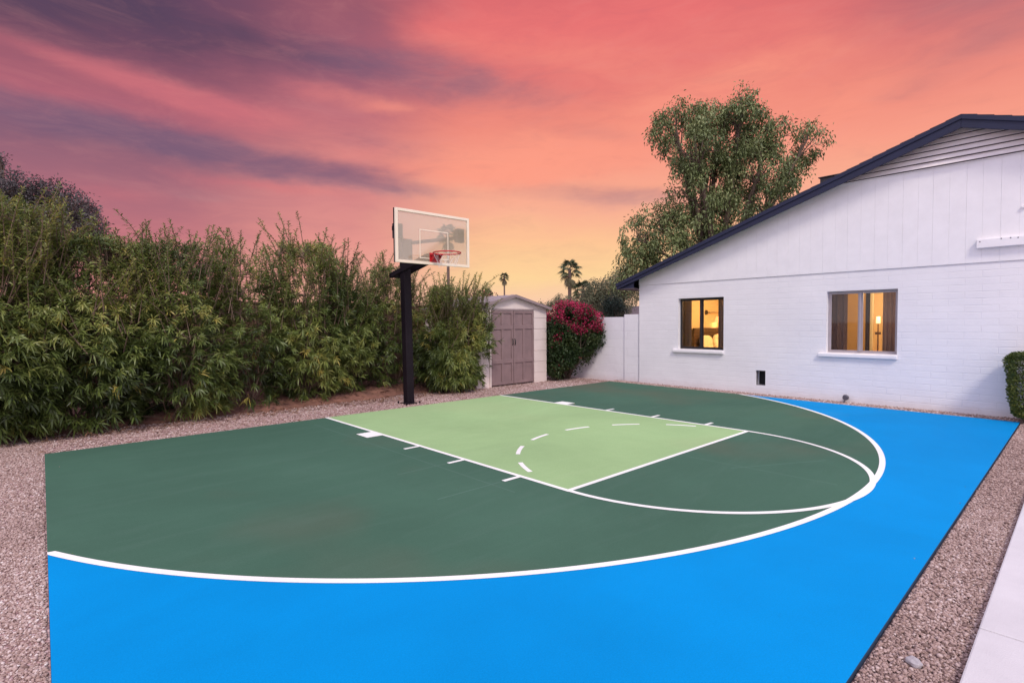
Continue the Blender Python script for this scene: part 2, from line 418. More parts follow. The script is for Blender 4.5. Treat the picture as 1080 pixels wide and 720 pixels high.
# soil bed under the hedge: low uneven mound
b = MB(); nx, ny = 120, 26
vs = []
for j in range(ny+1):
    for i in range(nx+1):
        x = -9.5+i*(14.6/nx); y = .62+j*(2.0/ny)
        e = min(1, j/4)*min(1, (nx-i)/5)
        h = e*(.05+.10*math.sin(min(1, j/16)*PI/2)+.07*noise.noise(Vector((x*1.3, y*1.6, 2)))+.03*noise.noise(Vector((x*5, y*5, 0))))
        yy = y+(.16*noise.noise(Vector((x*.8, 7, 1))) if j < 4 else 0)
        vs.append((x, yy, -.04+h))
fs = [(j*(nx+1)+i, j*(nx+1)+i+1, (j+1)*(nx+1)+i+1, (j+1)*(nx+1)+i) for j in range(ny) for i in range(nx)]
b.add(vs, fs)
tag(b.build('soil', M['soil'], smooth=True), kind='structure')

court = MB().prism([FL, FR, BR, BL], lambda x, y: (x, y, -.14), lambda x, y: (x, y, 0)).build('court', M['slab_edge'], bevel=.004)
tag(court, kind='structure')

TC = (0, -1.833); TR = 5.724
def sheet(poly, z): return MB().add([(x, y, z) for x, y in poly], [tuple(range(len(poly)))])
inset = .0
sheet([(FL[0]+.002, FL[1]+.002), (FR[0]-.002, FR[1]+.002), (BR[0]-.002, BR[1]-.002), (BL[0]+.002, BL[1]-.002)], .001).build('blue_surface', M['blue'], court)
# green zone: slab within the three-point arc
poly = []
arc = []
a = -PI
pts = [(TC[0]+TR*math.cos(t), TC[1]+TR*math.sin(t)) for t in np.linspace(-PI, 0, 401)]
pts = [(x, y) for x, y in pts if xleft(y)+inset < x < xright(y)-inset]
y0 = pts[0][1]; y1 = pts[-1][1]
arc_pts = [(xleft(y0)+inset, y0)]+pts+[(xright(y1)-inset, y1)]
poly = [(BL[0]+inset, BL[1]-inset)]+arc_pts+[(BR[0]-inset, BR[1]-inset)]
sheet(poly, .002).build('green_surface', M['green'], court)
KX, FT = 1.795, -5.791
sheet([(-KX, yback(-KX)-inset), (-KX, FT), (KX, FT), (KX, yback(KX)-inset)], .003).build('key_surface', M['lime'], court)

def strip(pts, w, z=.009):
    mb = MB(); n = len(pts); vs = []
    for i, p in enumerate(pts):
        a_ = pts[max(i-1, 0)]; b_ = pts[min(i+1, n-1)]
        t = Vector((b_[0]-a_[0], b_[1]-a_[1])).normalized()
        nn = Vector((-t.y, t.x))
        vs += [(p[0]+nn.x*w/2, p[1]+nn.y*w/2, z), (p[0]-nn.x*w/2, p[1]-nn.y*w/2, z)]
    mb.add(vs, [(2*i, 2*i+1, 2*i+3, 2*i+2) for i in range(n-1)])
    return mb
LW = .049
strip(arc_pts, .053, .0034).build('three_point_line', M['line'], court)
strip([(-KX, yback(-KX)-inset), (-KX, FT-LW/2)], LW, .0044).build('lane_line', M['line'], court)
strip([(KX, yback(KX)-inset), (KX, FT-LW/2)], LW, .0044).build('lane_line', M['line'], court)
strip([(-KX+LW/2, FT), (KX-LW/2, FT)], LW, .0040).build('free_throw_line', M['line'], court)
RF = 1.79
strip([(RF*math.cos(t), FT+RF*math.sin(t)) for t in np.linspace(-PI, 0, 140)], LW, .0050).build('free_throw_circle', M['line'], court)
for a0, a1 in ((158.4, 146.5), (135, 122), (110.7, 97.7), (85.6, 72.2), (60.2, 47), (34.8, 21.6)):
    strip([(1.745*math.cos(t), FT+1.745*math.sin(t)) for t in np.radians(np.linspace(a0, a1, 10))], LW, .0040).build('dashed_circle_mark', M['line'], court)
for sx in (-1, 1):
    o0 = KX+LW/2-.002
    mb = MB(); mb.add([(sx*o0, -2.28, .0048), (sx*(o0+.22), -2.28, .0048), (sx*(o0+.22), -2.585, .0048), (sx*o0, -2.585, .0048)], [(0, 1, 2, 3)])
    mb.build('lane_block', M['line'], court)
    for y in (-3.453, -4.322, -5.19):
        MB().add([(sx*o0, y+.025, .0048), (sx*(o0+.2), y+.025, .0048), (sx*(o0+.2), y-.025, .0048), (sx*o0, y-.025, .0048)], [(0, 1, 2, 3)]).build('lane_mark', M['line'], court)
# faint ghost layout lines left in the green paint
strip([(-2.16, -1.2), (-2.16, -5.5)], .014, .0026).build('ghost_line', M['chalk'], court)
strip([(-2.05, -4.322), (-2.62, -4.322)], .02, .0028).build('ghost_line', M['chalk'], court)
strip([(-2.05, -5.19), (-2.75, -5.19)], .02, .0028).build('ghost_line', M['chalk'], court)
strip([(0.02, -5.9), (0.05, -7.35)], .016, .0026).build('ghost_line', M['chalk'], court)
strip([(-.1, -6.45), (.9, -7.0)], .02, .0030).build('ghost_line', M['chalk'], court)

# pale concrete path at the right
pm = MB()
xs = [-9, -5.6, -2.0, 1.6, 5.2, 9]
for i in range(len(xs)-1):
    pm.box(xs[i]+.004, xs[i+1]-.004, -11.5, -8.52, -.14, .03)
path = pm.build('path', M['concrete'], bevel=.008); tag(path, kind='structure')

# gravel stones as real pebbles where the camera is near ------------------
def pebbles(name, P, size, tints, rng):
    bm = bmesh.new(); bmesh.ops.create_icosphere(bm, subdivisions=1, radius=1)
    base = np.array([v.co for v in bm.verts]); faces = np.array([[v.index for v in f.verts] for f in bm.faces]); bm.free()
    n = len(P); k = len(base)
    jit = 1+rng.uniform(-.28, .28, size=(n, k, 1))
    sc = rng.uniform(.65, 1.15, size=(n, 1, 3))*np.array([1, 1, .72])
    a = rng.uniform(0, 2*PI, n); ca, sa = np.cos(a)[:, None], np.sin(a)[:, None]
    V = base[None]*jit*sc*size[:, None, None]
    tl = rng.uniform(-.5, .5, n); ct, st = np.cos(tl)[:, None], np.sin(tl)[:, None]
    y, z = V[..., 1]*ct-V[..., 2]*st, V[..., 1]*st+V[..., 2]*ct
    x = V[..., 0]
    V = np.stack([x*ca-y*sa, x*sa+y*ca, z], -1)+P[:, None]
    me = bpy.data.meshes.new(name)
    me.vertices.add(n*k); me.vertices.foreach_set('co', V.reshape(-1).astype(np.float32))
    F = (np.arange(n)[:, None, None]*k+faces[None]).reshape(-1)
    me.loops.add(len(F)); me.loops.foreach_set('vertex_index', F.astype(np.int32))
    nf = n*len(faces)
    me.polygons.add(nf); me.polygons.foreach_set('loop_start', (np.arange(nf)*3).astype(np.int32)); me.polygons.foreach_set('loop_total', np.full(nf, 3, np.int32))
    at = me.attributes.new('tint', 'FLOAT', 'FACE'); at.data.foreach_set('value', np.repeat(tints, len(faces)).astype(np.float32))
    me.update(calc_edges=True); me.materials.append(STONE)
    o = bpy.data.objects.new(name, me); COL.objects.link(o)
    return o

rng = np.random.default_rng(3)
Ps, Ss = [], []
def scatter(n, fx, fy, lo, hi, z=-.028):
    """n stones with x, y from the two samplers."""
    x, y = fx(n), fy(n)
    s = rng.uniform(lo, hi, n)*np.where(rng.random(n) < .06, 1.5, 1)
    Ps.append(np.stack([x, y, z+s*rng.uniform(.1, .75, n)], 1)); Ss.append(s)
U = rng.uniform
# left strip
yy = None
def left_strip(n, y0, y1, w, lo, hi):
    y = U(y0, y1, n); x = xleft(0)*0+(BL[0]+(FL[0]-BL[0])*(y-BL[1])/(FL[1]-BL[1]))-.004-U(0, 1, n)*w
    s = U(lo, hi, n)*np.where(rng.random(n) < .05, 1.5, 1)
    x = x-s*.8
    Ps.append(np.stack([x, y, -.03+s*U(.1, .8, n)], 1)); Ss.append(s)
left_strip(38000, -6.4, -3.0, 1.05, .0045, .0095)
left_strip(30000, -3.0, .8, 1.6, .0055, .011)
# back strip, between court and hedge
n = 24000
x = U(-6.2, 5.6, n); y = yback(x)+.01+U(0, 1, n)**1.1*1.9
s = U(.008, .015, n); y += s*.8
Ps.append(np.stack([x, y, -.03+s*U(.1, .8, n)], 1)); Ss.append(s)
# right strip between court and path
n = 60000
x = U(-3.2, 5.6, n); s = U(.0042, .0090, n)*np.where(rng.random(n) < .04, 1.5, 1)
y = -8.21-s*.8-U(0, 1, n)*(.315-1.7*s)
Ps.append(np.stack([x, y, -.022+s*U(.3, 1.4, n)], 1)); Ss.append(s)
# along the foot of the house
n = 9000
y = U(-8.6, -.8, n); xr = BR[0]+(FR[0]-BR[0])*(y-BR[1])/(FR[1]-BR[1])
xw = 5.637-(-(y+1.517))*.0262
s = U(.009, .017, n); t = U(0, 1, n)
x = xr+s*.9+t*(xw-xr)
Ps.append(np.stack([x, y, -.03+s*U(.1, .8, n)+.022*t], 1)); Ss.append(s)
# a few strays kicked onto the slab edge
n = 1
y = U(-6.0, -1.0, n); x = BL[0]+(FL[0]-BL[0])*(y-BL[1])/(FL[1]-BL[1])+.012+np.abs(rng.normal(0, .045, n)); s = U(.003, .0055, n)
Ps.append(np.stack([x, y, .002+s*.5], 1)); Ss.append(s)
n = 3
x = U(-2.8, 5.0, n); y = -8.19+np.abs(rng.normal(0, .045, n)); s = U(.003, .0055, n)
Ps.append(np.stack([x, y, .002+s*.5], 1)); Ss.append(s)
P = np.concatenate(Ps); S_ = np.concatenate(Ss)
ok = ~((P[:, 1] > .80) & (P[:, 0] < 2.1))
P, S_ = P[ok], S_[ok]
tn = np.clip(rng.beta(2.6, 2.6, len(P))+.16*noise3(P[:, :3], .9)-.10*(P[:, 1] < -8.1), 0, 1)
gs_ = pebbles('gravel_stones', P, S_, tn, rng); tag(gs_, kind='stuff')

# leaf litter on soil and gravel by the hedge
n = 2600
lx = RNG.uniform(-6.3, 2.2, n); ly = .15+np.abs(RNG.normal(0, .75, n)); lz = np.where(ly > .75, .06+.05*np.minimum(1, (ly-.7)), -.012)
far = RNG.random(n) < .05; ly = np.where(far, RNG.uniform(-.7, .3, n), ly); lz = np.where(far, -.008, lz)
ld = rand_dirs(n, RNG)*np.array([1, 1, .25]); lu = np.tile([0, 0, 1.0], (n, 1))+RNG.normal(0, .3, (n, 3))
lo_ = leaf_cloud('leaf_litter', DRYLEAF, None, np.stack([lx, ly, lz], 1), ld, lu, RNG.uniform(.05, .11, n), RNG.uniform(.012, .022, n), RNG.random(n)); tag(lo_, kind='stuff')

# ================================================================= HOUSE
HO = Vector((5.637, -1.517, 0)); HROT = -math.atan(.0262)
house = empty('house', HO, HROT)
tag(house, 'white painted brick house with navy gable trim and two lit windows', 'house')
def H(d, s, z): return (d, -s, z)
WS, DEP = 11.91, 12.0
JT = 2.345
W1 = (1.05, 2.115, .838, 1.968)
W2 = (4.075, 5.148, .872, 1.98)
VT = (2.797, 2.99, .17, .47)
def zroof(s): return 2.374+(min(s, 2*5.955-s)+.49)*.3363
# brick front with real openings
mb = MB(); WT = .2
ss = sorted({0, WS, *W1[:2], *W2[:2], *VT[:2]}); zs = sorted({-.15, JT, *W1[2:], *W2[2:], *VT[2:]})
def inside(s, z): return any(o[0] < s < o[1] and o[2] < z < o[3] for o in (W1, W2, VT))
vid = {}
def vtx(d, s, z):
    k = (round(d, 4), round(s, 4), round(z, 4))
    if k not in vid:
        vid[k] = len(mb.v); mb.v.append(H(d, s, z))
    return vid[k]
for i in range(len(ss)-1):
    for j in range(len(zs)-1):
        s0, s1, z0, z1 = ss[i], ss[i+1], zs[j], zs[j+1]
        if inside((s0+s1)/2, (z0+z1)/2): continue
        mb.f.append((vtx(0, s0, z0), vtx(0, s1, z0), vtx(0, s1, z1), vtx(0, s0, z1)))
        mb.f.append((vtx(WT, s0, z1), vtx(WT, s1, z1), vtx(WT, s1, z0), vtx(WT, s0, z0)))
for o in (W1, W2, VT):
    s0, s1, z0, z1 = o
    for a_, b_ in (((s0, z0), (s1, z0)), ((s1, z0), (s1, z1)), ((s1, z1), (s0, z1)), ((s0, z1), (s0, z0))):
        # walk the grid points along the edge so the opening stays watertight
        if a_[0] == b_[0]:
            c_ = [(a_[0], z) for z in zs if min(a_[1], b_[1]) <= z <= max(a_[1], b_[1])]
        else:
            c_ = [(s, a_[1]) for s in ss if min(a_[0], b_[0]) <= s <= max(a_[0], b_[0])]
        for p, q in zip(c_[:-1], c_[1:]):
            mb.f.append((vtx(0, *p), vtx(0, *q), vtx(WT, *q), vtx(WT, *p)))
mb.build('brick_wall', M['brick'], house)
sw = MB()
sw.box(.0, DEP, -.0-WT+.0, 0, -.15, 2.30)
for p in range(len(sw.v)): pass
side = MB(); side.box(WT+.002, DEP, -WT, 0, -.15, 2.40); side.box(WT+.002, DEP, -WS, -WS+WT, -.15, 2.40); side.box(DEP-WT, DEP, -WS+WT+.002, -WT-.002, -.15, 2.40)
side.build('side_wall', M['brick'], house)
# gable siding: vertical boards that run up under the rake
sb = MB(); s = .004; k = 0
while s < WS-.01:
    w = .205 if k % 3 else .19
    s1 = min(s+w, WS-.004)
    gap = .0018 if k % 2 else .0010
    a_, c_ = s, s1-gap
    zt = lambda q: min(3.875, zroof(q)-.075)
    pl = [(a_, JT-.025), (c_, JT-.025), (c_, zt(c_)), (a_, zt(a_))]
    sb.prism(pl, lambda q, z: H(-.016, q, z), lambda q, z: H(-.0125, q, z))
    s = s1; k += 1
sb.build('gable_siding', M['siding'], house, bevel=.0015, seg=1)
MB().prism([(.01, JT+.01), (WS-.01, JT+.01), (WS-.01, zroof(WS)-.09), (5.955, zroof(5.955)-.09), (.01, zroof(0)-.09)], lambda q, z: H(.012, q, z), lambda q, z: H(.06, q, z)).build('gable_backing', M['siding'], house)
# lap boards in the peak
MB().prism([(.02, JT+.0), (WS-.02, JT+.0), (WS-.02, zroof(.02)-.1), (2*5.955-4.0, 3.86), (4.0, 3.86), (.02, zroof(.02)-.1)], lambda q, z: H(-.0115, q, z), lambda q, z: H(.0115, q, z)).build('siding_sheathing', M['siding'], house)
MB().prism([(4.0, 3.862), (2*5.955-4.0, 3.862), (5.955, zroof(5.955)-.09)], lambda q, z: H(-.004, q, z), lambda q, z: H(.0112, q, z)).build('louver_gap_shade', M['soffit'], house)  # dark sheet paints the shade in the gaps between lap boards
lv = MB(); z = 3.88
while z < zroof(5.955)-.11:
    z1 = z+.077
    def sat(zz): return (zz+.09-2.374)/.3363-.49
    a0_, a1_ = sat(z), min(sat(z1), 5.9)
    b0_, b1_ = 2*5.955-a0_, 2*5.955-a1_
    lv.add([H(-.085, a0_, z), H(-.085, b0_, z), H(-.040, b1_, z1), H(-.040, a1_, z1), H(-.070, a0_, z), H(-.070, b0_, z), H(-.025, b1_, z1), H(-.025, a1_, z1)],
           [(0, 1, 2, 3), (7, 6, 5, 4), (0, 4, 5, 1), (1, 5, 6, 2), (2, 6, 7, 3), (3, 7, 4, 0)])
    z += .086
lv.build('lap_board', M['louver'], house)
MB().prism([(4.02, 3.872), (2*5.955-4.02, 3.872), (2*5.955-4.02, 3.85), (4.02, 3.85)], lambda q, z: H(-.03, q, z), lambda q, z: H(-.017, q, z)).build('siding_cap', M['white_trim'], house)
# roof slab, barge boards, eave
OV = .25
rf = MB()
for sgn in (0, 1):
    e0, e1 = (-.49, 5.955)
    f = (lambda q: q) if sgn == 0 else (lambda q: 2*5.955-q)
    pl = [(e0, zroof(e0)), (e1, zroof(e1)), (e1, zroof(e1)-.05), (e0, zroof(e0)-.05)]
    rf.prism(pl, lambda q, z: H(-OV, f(q), z), lambda q, z: H(DEP+.3, f(q), z))
roof = rf.build('roof', M['shingle'], house)
sh = MB(); q = -.50          # shingle courses stepped up the slope
while q < 5.95:
    for f in ((lambda t: t), (lambda t: 2*5.955-t)):
        za, zb = zroof(q), zroof(min(q+.19, 5.955))
        sh.add([H(-OV-.015, f(q), za+.010), H(-OV-.015, f(min(q+.19, 5.955)), zb+.001), H(DEP+.3, f(min(q+.19, 5.955)), zb+.001), H(DEP+.3, f(q), za+.010), H(-OV-.015, f(q), za+.0005), H(DEP+.3, f(q), za+.0005)],
               [(0, 1, 2, 3), (0, 3, 5, 4), (0, 4, 1)])
    q += .19
sh.build('shingles', M['shingle'], roof)
for sgn in (0, 1):
    f = (lambda q: q) if sgn == 0 else (lambda q: 2*5.955-q)
    pl = [(-.49, zroof(-.49)-.004), (5.954, zroof(5.955)-.004), (5.954, zroof(5.955)-.075), (-.49, zroof(-.49)-.075)]
    MB().prism(pl, lambda q, z: H(-OV-.028, f(q), z), lambda q, z: H(-OV+.001, f(q), z)).build('rake_trim', M['navy'], house, bevel=.004)
    pl = [(-.475, zroof(-.475)-.07), (5.954, zroof(5.955)-.07), (5.954, zroof(5.955)-.20), (-.475, zroof(-.475)-.145)]
    MB().prism(pl, lambda q, z: H(-OV-.010, f(q), z), lambda q, z: H(-OV+.022, f(q), z)).build('rake_board', M['navy'], house, bevel=.003)
    pl = [(-.49, zroof(-.49)-.01), (-.462, zroof(-.462)-.06), (-.462, 2.235), (-.49, 2.235)]
    MB().prism(pl, lambda q, z: H(-OV+.025, f(q), z), lambda q, z: H(DEP+.3, f(q), z)).build('eave_fascia', M['navy'], house)
    pl = [(-.46, zroof(-.46)-.052), (5.95, zroof(5.95)-.052), (5.95, zroof(5.95)-.066), (-.46, zroof(-.46)-.066)]
    MB().prism(pl, lambda q, z: H(-OV+.024, f(q), z), lambda q, z: H(-.017, f(q), z)).build('rake_soffit', M['soffit'], house)
    pl = [(-.46, 2.255), (-.003, 2.255), (-.003, 2.243), (-.46, 2.243)]
    MB().prism(pl, lambda q, z: H(-OV+.026, f(q), z), lambda q, z: H(DEP+.28, f(q), z)).build('eave_soffit', M['soffit'], house)
    pl = [(-.46, 2.256), (-.003, 2.256), (-.003, zroof(0)-.067), (-.46, zroof(-.46)-.067)]
    MB().prism(pl, lambda q, z: H(-OV+.030, f(q), z), lambda q, z: H(-OV+.05, f(q), z)).build('eave_return', M['navy'], house)
# rough ledger timber on the gable
lg = MB(); lg.box(-.085, -.017, -8.6, -6.14, 2.53, 2.66)
ledger = lg.build('ledger_board', M['siding'], house, bevel=.006)
for q in (6.18, 6.42, 6.52, 6.6, 7.3, 7.4): MB().tube([H(-.088, q, 2.635+.012*math.sin(q*9)), H(-.083, q, 2.635+.012*math.sin(q*9))], .009, 8).build('bolt_head', M['greymetal'], ledger)
# floodlight stub just in frame on the siding
fx = MB(); fx.box(-.05, -.017, -6.67, -6.62, 3.06, 3.09)
fx.build('junction_cover', M['white_trim'], house, bevel=.006)

def window(o, fm, split, thick, name='window'):
    s0, s1, z0, z1 = o
    e = .004; t = thick; fd0, fd1 = .085, .135
    fr = MB()
    fr.box(fd0, fd1, -(s0+t), -(s0+e), z0+e, z1-e); fr.box(fd0, fd1, -(s1-e), -(s1-t), z0+e, z1-e)
    fr.box(fd0, fd1, -(s1-t), -(s0+t), z1-t, z1-e); fr.box(fd0, fd1, -(s1-t), -(s0+t), z0+e, z0+t)
    w = fr.build(name, fm, house, bevel=.003)
    md = MB(); md.box(fd0-.012, fd1-.02, -(split+t*.55), -(split-t*.55), z0+t, z1-t)
    md.build('mullion', fm, w, bevel=.003)
    sash = MB(); q = .022
    for a_, c_ in ((s0+t, split-t*.55), (split+t*.55, s1-t)):
        d0 = fd0+.012 if a_ > s0+t+.01 else fd0+.002
        sash.box(d0, d0+.02, -(a_+q), -a_, z0+t, z1-t); sash.box(d0, d0+.02, -c_, -(c_-q), z0+t, z1-t)
        sash.box(d0, d0+.02, -(c_-q), -(a_+q), z1-t-q, z1-t); sash.box(d0, d0+.02, -(c_-q), -(a_+q), z0+t, z0+t+q)
        MB().box(d0+.008, d0+.012, -(c_-q), -(a_+q), z0+t+q, z1-t-q).build('pane', M['glass'], w)
    sash.build('sash', fm, w, bevel=.002)
    sl = MB()
    v = [H(-.055, s0-.12, z0-.070), H(-.055, s1+.012, z0-.070), H(-.055, s1+.012, z0-.012), H(-.055, s0-.12, z0-.012),
         H(-.0005, s0-.12, z0-.078), H(-.0005, s1+.012, z0-.078), H(-.0005, s1+.012, z0+.0), H(-.0005, s0-.12, z0+.0)]
    sl.add(v, [(0, 1, 2, 3), (7, 6, 5, 4), (0, 4, 5, 1), (1, 5, 6, 2), (2, 6, 7, 3), (3, 7, 4, 0)])
    sl.build('window_sill', M['white_trim'], w, bevel=.008)
    MB().box(-.0, fd0+.02, -(s1-.002), -(s0+.002), z0+.001, z0+.006).build('sill_bed', M['white_trim'], w)
    return w
w1 = window(W1, M['dark_metal'], 1.565, .034)
w1['label'] = 'dark framed sliding window with blind'
w2 = window(W2, M['alu'], 4.585, .030)
w2['label'] = 'pale framed sliding window with brown curtains'
# crawl space vent
vf = MB(); s0, s1, z0, z1 = VT
vf.box(.03, .06, -(s0+.018), -(s0+.002), z0+.002, z1-.002); vf.box(.03, .06, -(s1-.002), -(s1-.018), z0+.002, z1-.002)
vf.box(.03, .06, -(s1-.018), -(s0+.018), z1-.018, z1-.002); vf.box(.03, .06, -(s1-.018), -(s0+.018), z0+.002, z0+.018)
vt = vf.build('vent', M['greymetal'], house)
vb = MB(); vb.box(.17, .19, -(s1-.002), -(s0+.002), z0+.002, z1-.002)
vb.build('vent_recess_shade', M['black'], vt)  # black plate stands in for the shade inside the vent recess
# rooms: plaster shells behind the two windows
def room(s0, s1, d1, z1=2.28, hole=None):
    r = MB(); d0 = WT+.004
    r.quad(H(d0, s0, .02), H(d1, s0, .02), H(d1, s0, z1), H(d0, s0, z1))
    r.quad(H(d0, s1, .02), H(d1, s1, .02), H(d1, s1, z1), H(d0, s1, z1))
    if hole:
        a_, c_, zt = hole
        r.quad(H(d1, s0, .02), H(d1, a_, .02), H(d1, a_, z1), H(d1, s0, z1))
        r.quad(H(d1, c_, .02), H(d1, s1, .02), H(d1, s1, z1), H(d1, c_, z1))
        r.quad(H(d1, a_, zt), H(d1, c_, zt), H(d1, c_, z1), H(d1, a_, z1))
    else:
        r.quad(H(d1, s0, .02), H(d1, s1, .02), H(d1, s1, z1), H(d1, s0, z1))
    r.quad(H(d0, s0, z1), H(d1, s0, z1), H(d1, s1, z1), H(d0, s1, z1))
    # inner face of the front wall either side of the window is the brick wall's own back
    w = r.build('interior_wall', M['roomwall'], house)
    MB().quad(H(d0, s0, .015), H(d1, s0, .015), H(d1, s1, .015), H(d0, s1, .015)).build('interior_floor', M['roomfloor'], house)
room(.21, 2.9, 4.6)
room(2.92, 6.6, 3.3, hole=(3.93, 4.22, 2.05))
room(2.92, 6.6, 5.4)  # the hall beyond the doorway shares its shell
for o in list(house.children):
    pass
# door, jamb and the painted dark gap between them in the second room
dj = MB(); dj.box(3.26, 3.34, -3.93, -3.885, .02, 2.10); dj.box(3.26, 3.34, -4.265, -4.22, .02, 2.10); dj.box(3.26, 3.34, -4.22, -3.93, 2.05, 2.10)
dj.build('door_frame', M['white_bed'], house)
dl = MB(); dl.box(3.22, 3.26, -3.80, -3.05, .03, 2.06)
dl.build('interior_door', M['tan_door'], house)
dl = MB(); dl.box(3.24, 3.28, -3.875, -3.81, .03, 2.06)
dl.build('door_gap_shade', M['black'], house)  # black strip stands in for the shaded gap beside the door

HM = Matrix.Translation(HO) @ Matrix.Rotation(HROT, 4, 'Z')
def hw(d, s, z): return HM @ Vector((d, -s, z))
# curtains: pleated sheets hanging inside the windows
def curtain(name, s0, s1, z0, z1, d, mat, label, group=None, amp=.028, n=7):
    mb = MB(); k = 60; vs = []
    for zz, gth in ((z1, .75), ((z0+z1)/2, 1.0), (z0, 1.15)):
        for i in range(k+1):
            t = i/k; s_ = s0+(s1-s0)*t
            off = amp*gth*(math.sin(t*n*2*PI+.6*math.sin(t*9))+.3*math.sin(t*n*4.3*PI))
            vs.append(hw(d+off, s_, zz))
    mb.add(vs, [(r*(k+1)+i, r*(k+1)+i+1, (r+1)*(k+1)+i+1, (r+1)*(k+1)+i) for r in range(2) for i in range(k)])
    o = mb.build(name, mat, smooth=True)
    sm = o.modifiers.new('thickness', 'SOLIDIFY'); sm.thickness = .004
    return tag(o, label, 'curtain', group)
curtain('curtain', 3.95, 4.32, .5, 2.06, .30, M['curtain_brown'], 'dark brown curtain gathered at the left side of the pale framed window', 'curtains in the lit windows', n=3)
curtain('curtain', 4.87, 5.3, .5, 2.06, .30, M['curtain_lit'], 'brown pleated curtain painted in a lit tan tone at the right side of the pale framed window', 'curtains in the lit windows', n=6)
curtain('curtain', .62, 1.15, .5, 2.06, .40, M['curtain_grey'], 'grey curtain behind the blind at the left of the dark framed window', 'curtains in the lit windows', n=5)
curtain('curtain', 1.79, 2.15, .5, 2.06, .40, M['curtain_grey'], 'grey curtain behind the blind at the right of the dark framed window', 'curtains in the lit windows', n=3)
bl = empty('window_blind', hw(.2, 1.58, 1.95), HROT); tag(bl, 'open slatted blind hanging in the dark framed window', 'blind')
HI = bl.matrix_basis.inverted()
sl = MB()
for i in range(34):
    z = .90+i*.031
    vs = [HI @ hw(.185, 1.09, z+.003), HI @ hw(.185, 2.07, z+.003), HI @ hw(.207, 2.07, z), HI @ hw(.207, 1.09, z)]
    sl.add(vs, [(0, 1, 2, 3)])
sl.build('slats', M['blind'], bl)
hr = MB(); p = [HI @ hw(d, s_, z) for d, s_, z in ((.175, 1.085, 1.925), (.215, 1.085, 1.925), (.215, 2.08, 1.925), (.175, 2.08, 1.925), (.175, 1.085, 1.962), (.215, 1.085, 1.962), (.215, 2.08, 1.962), (.175, 2.08, 1.962))]
hr.add(p, [(0, 3, 2, 1), (4, 5, 6, 7), (0, 1, 5, 4), (1, 2, 6, 5), (2, 3, 7, 6), (3, 0, 4, 7)]); hr.build('head_rail', M['blind'], bl)
# bed with headboard and pillows against the end wall
bed = empty('bed', hw(2.75, .24, 0), HROT); tag(bed, 'bed with dark headboard and cream pillows seen through the blind', 'bed')
# local: x along depth, -y along s
hb = MB(); hb.box(-.75, .72, -.06, .0, .1, 1.28)
hb.build('headboard', M['dark_wood'], bed, bevel=.015)
mt = MB(); mt.box(-.72, .70, -2.0, -.07, .22, .60)
mt.build('mattress', M['white_bed'], bed, bevel=.05)
def pillow(x, y, z, sx, sz, tilt):
    bm = bmesh.new(); bmesh.ops.create_icosphere(bm, subdivisions=3, radius=1)
    for v in bm.verts:
        c = v.co
        e = (abs(c.x)**.6*math.copysign(1, c.x), c.y*.55, abs(c.z)**.6*math.copysign(1, c.z))
        v.co = Vector((e[0]*sx, e[1]*.16, e[2]*sz))
    bmesh.ops.transform(bm, matrix=Matrix.Translation((x, y, z)) @ Matrix.Rotation(tilt, 4, 'X'), verts=bm.verts)
    me = bpy.data.meshes.new('pillow'); bm.to_mesh(me); bm.free()
    me.polygons.foreach_set('use_smooth', [True]*len(me.polygons)); me.materials.append(M['white_bed'])
    o = bpy.data.objects.new('pillow', me); COL.objects.link(o); o.parent = bed
pillow(-.36, -.2, .84, .30, .25, -.25); pillow(.34, -.2, .85, .30, .26, -.3); pillow(.02, -.36, .80, .24, .2, -.45)
# swing-arm wall lamp over the bed
lamp = empty('wall_lamp', hw(2.73, .212, 1.69), HROT); tag(lamp, 'lit swing arm wall lamp above the headboard', 'lamp')
lm = MB(); lm.tube([(0, 0, 0), (0, -.03, 0)], .065, 16); lm.build('wall_plate', M['dark_metal'], lamp, smooth=False)
am = MB(); am.tube([(0, -.03, 0), (.05, -.09, .0), (.50, -.12, .0), (.52, -.12, -.10)], .011, 8); am.build('arm', M['dark_metal'], lamp)
sd = MB(); sd.tube([(.50, -.12, -.10), (.50, -.12, -.28)], [.085, .14], 20, cap=False); sd.build('lamp_shade', M['shade'], lamp, smooth=True)
# little lit side lamp in the hall seen past the door
hl = empty('table_lamp', hw(4.6, 3.70, .0), HROT); tag(hl, 'small lit lamp on a dark stand seen through the doorway', 'lamp')
st = MB(); st.tube([(0, 0, .02), (0, 0, .04), (0, 0, .95), (0, 0, 1.36)], [.12, .02, .015, .012], 14); st.box(-.05, .05, -.05, .05, 1.10, 1.16); st.build('stand', M['dark_wood'], hl)
sd = MB(); sd.tube([(0, 0, 1.37), (0, 0, 1.54)], [.045, .04], 18); sd.build('lamp_shade', M['bulb'], hl, smooth=True)

def lamp_light(name, loc, e, col, r=.12):
    l = bpy.data.lights.new(name, 'POINT'); l.energy = e; l.color = col; l.shadow_soft_size = r
    o = bpy.data.objects.new(name, l); o.location = loc; COL.objects.link(o)
    return o
lamp_light('bedroom_light', hw(2.2, 1.7, 2.1), 140, (1, .62, .26))
lamp_light('wall_lamp_light', hw(3.22, .36, 1.38), 5, (1, .60, .24), .06)
lamp_light('room_light', hw(1.7, 4.9, 2.1), 150, (1, .60, .22))
lamp_light('hall_light', hw(4.3, 4.3, 2.0), 75, (1, .66, .30))

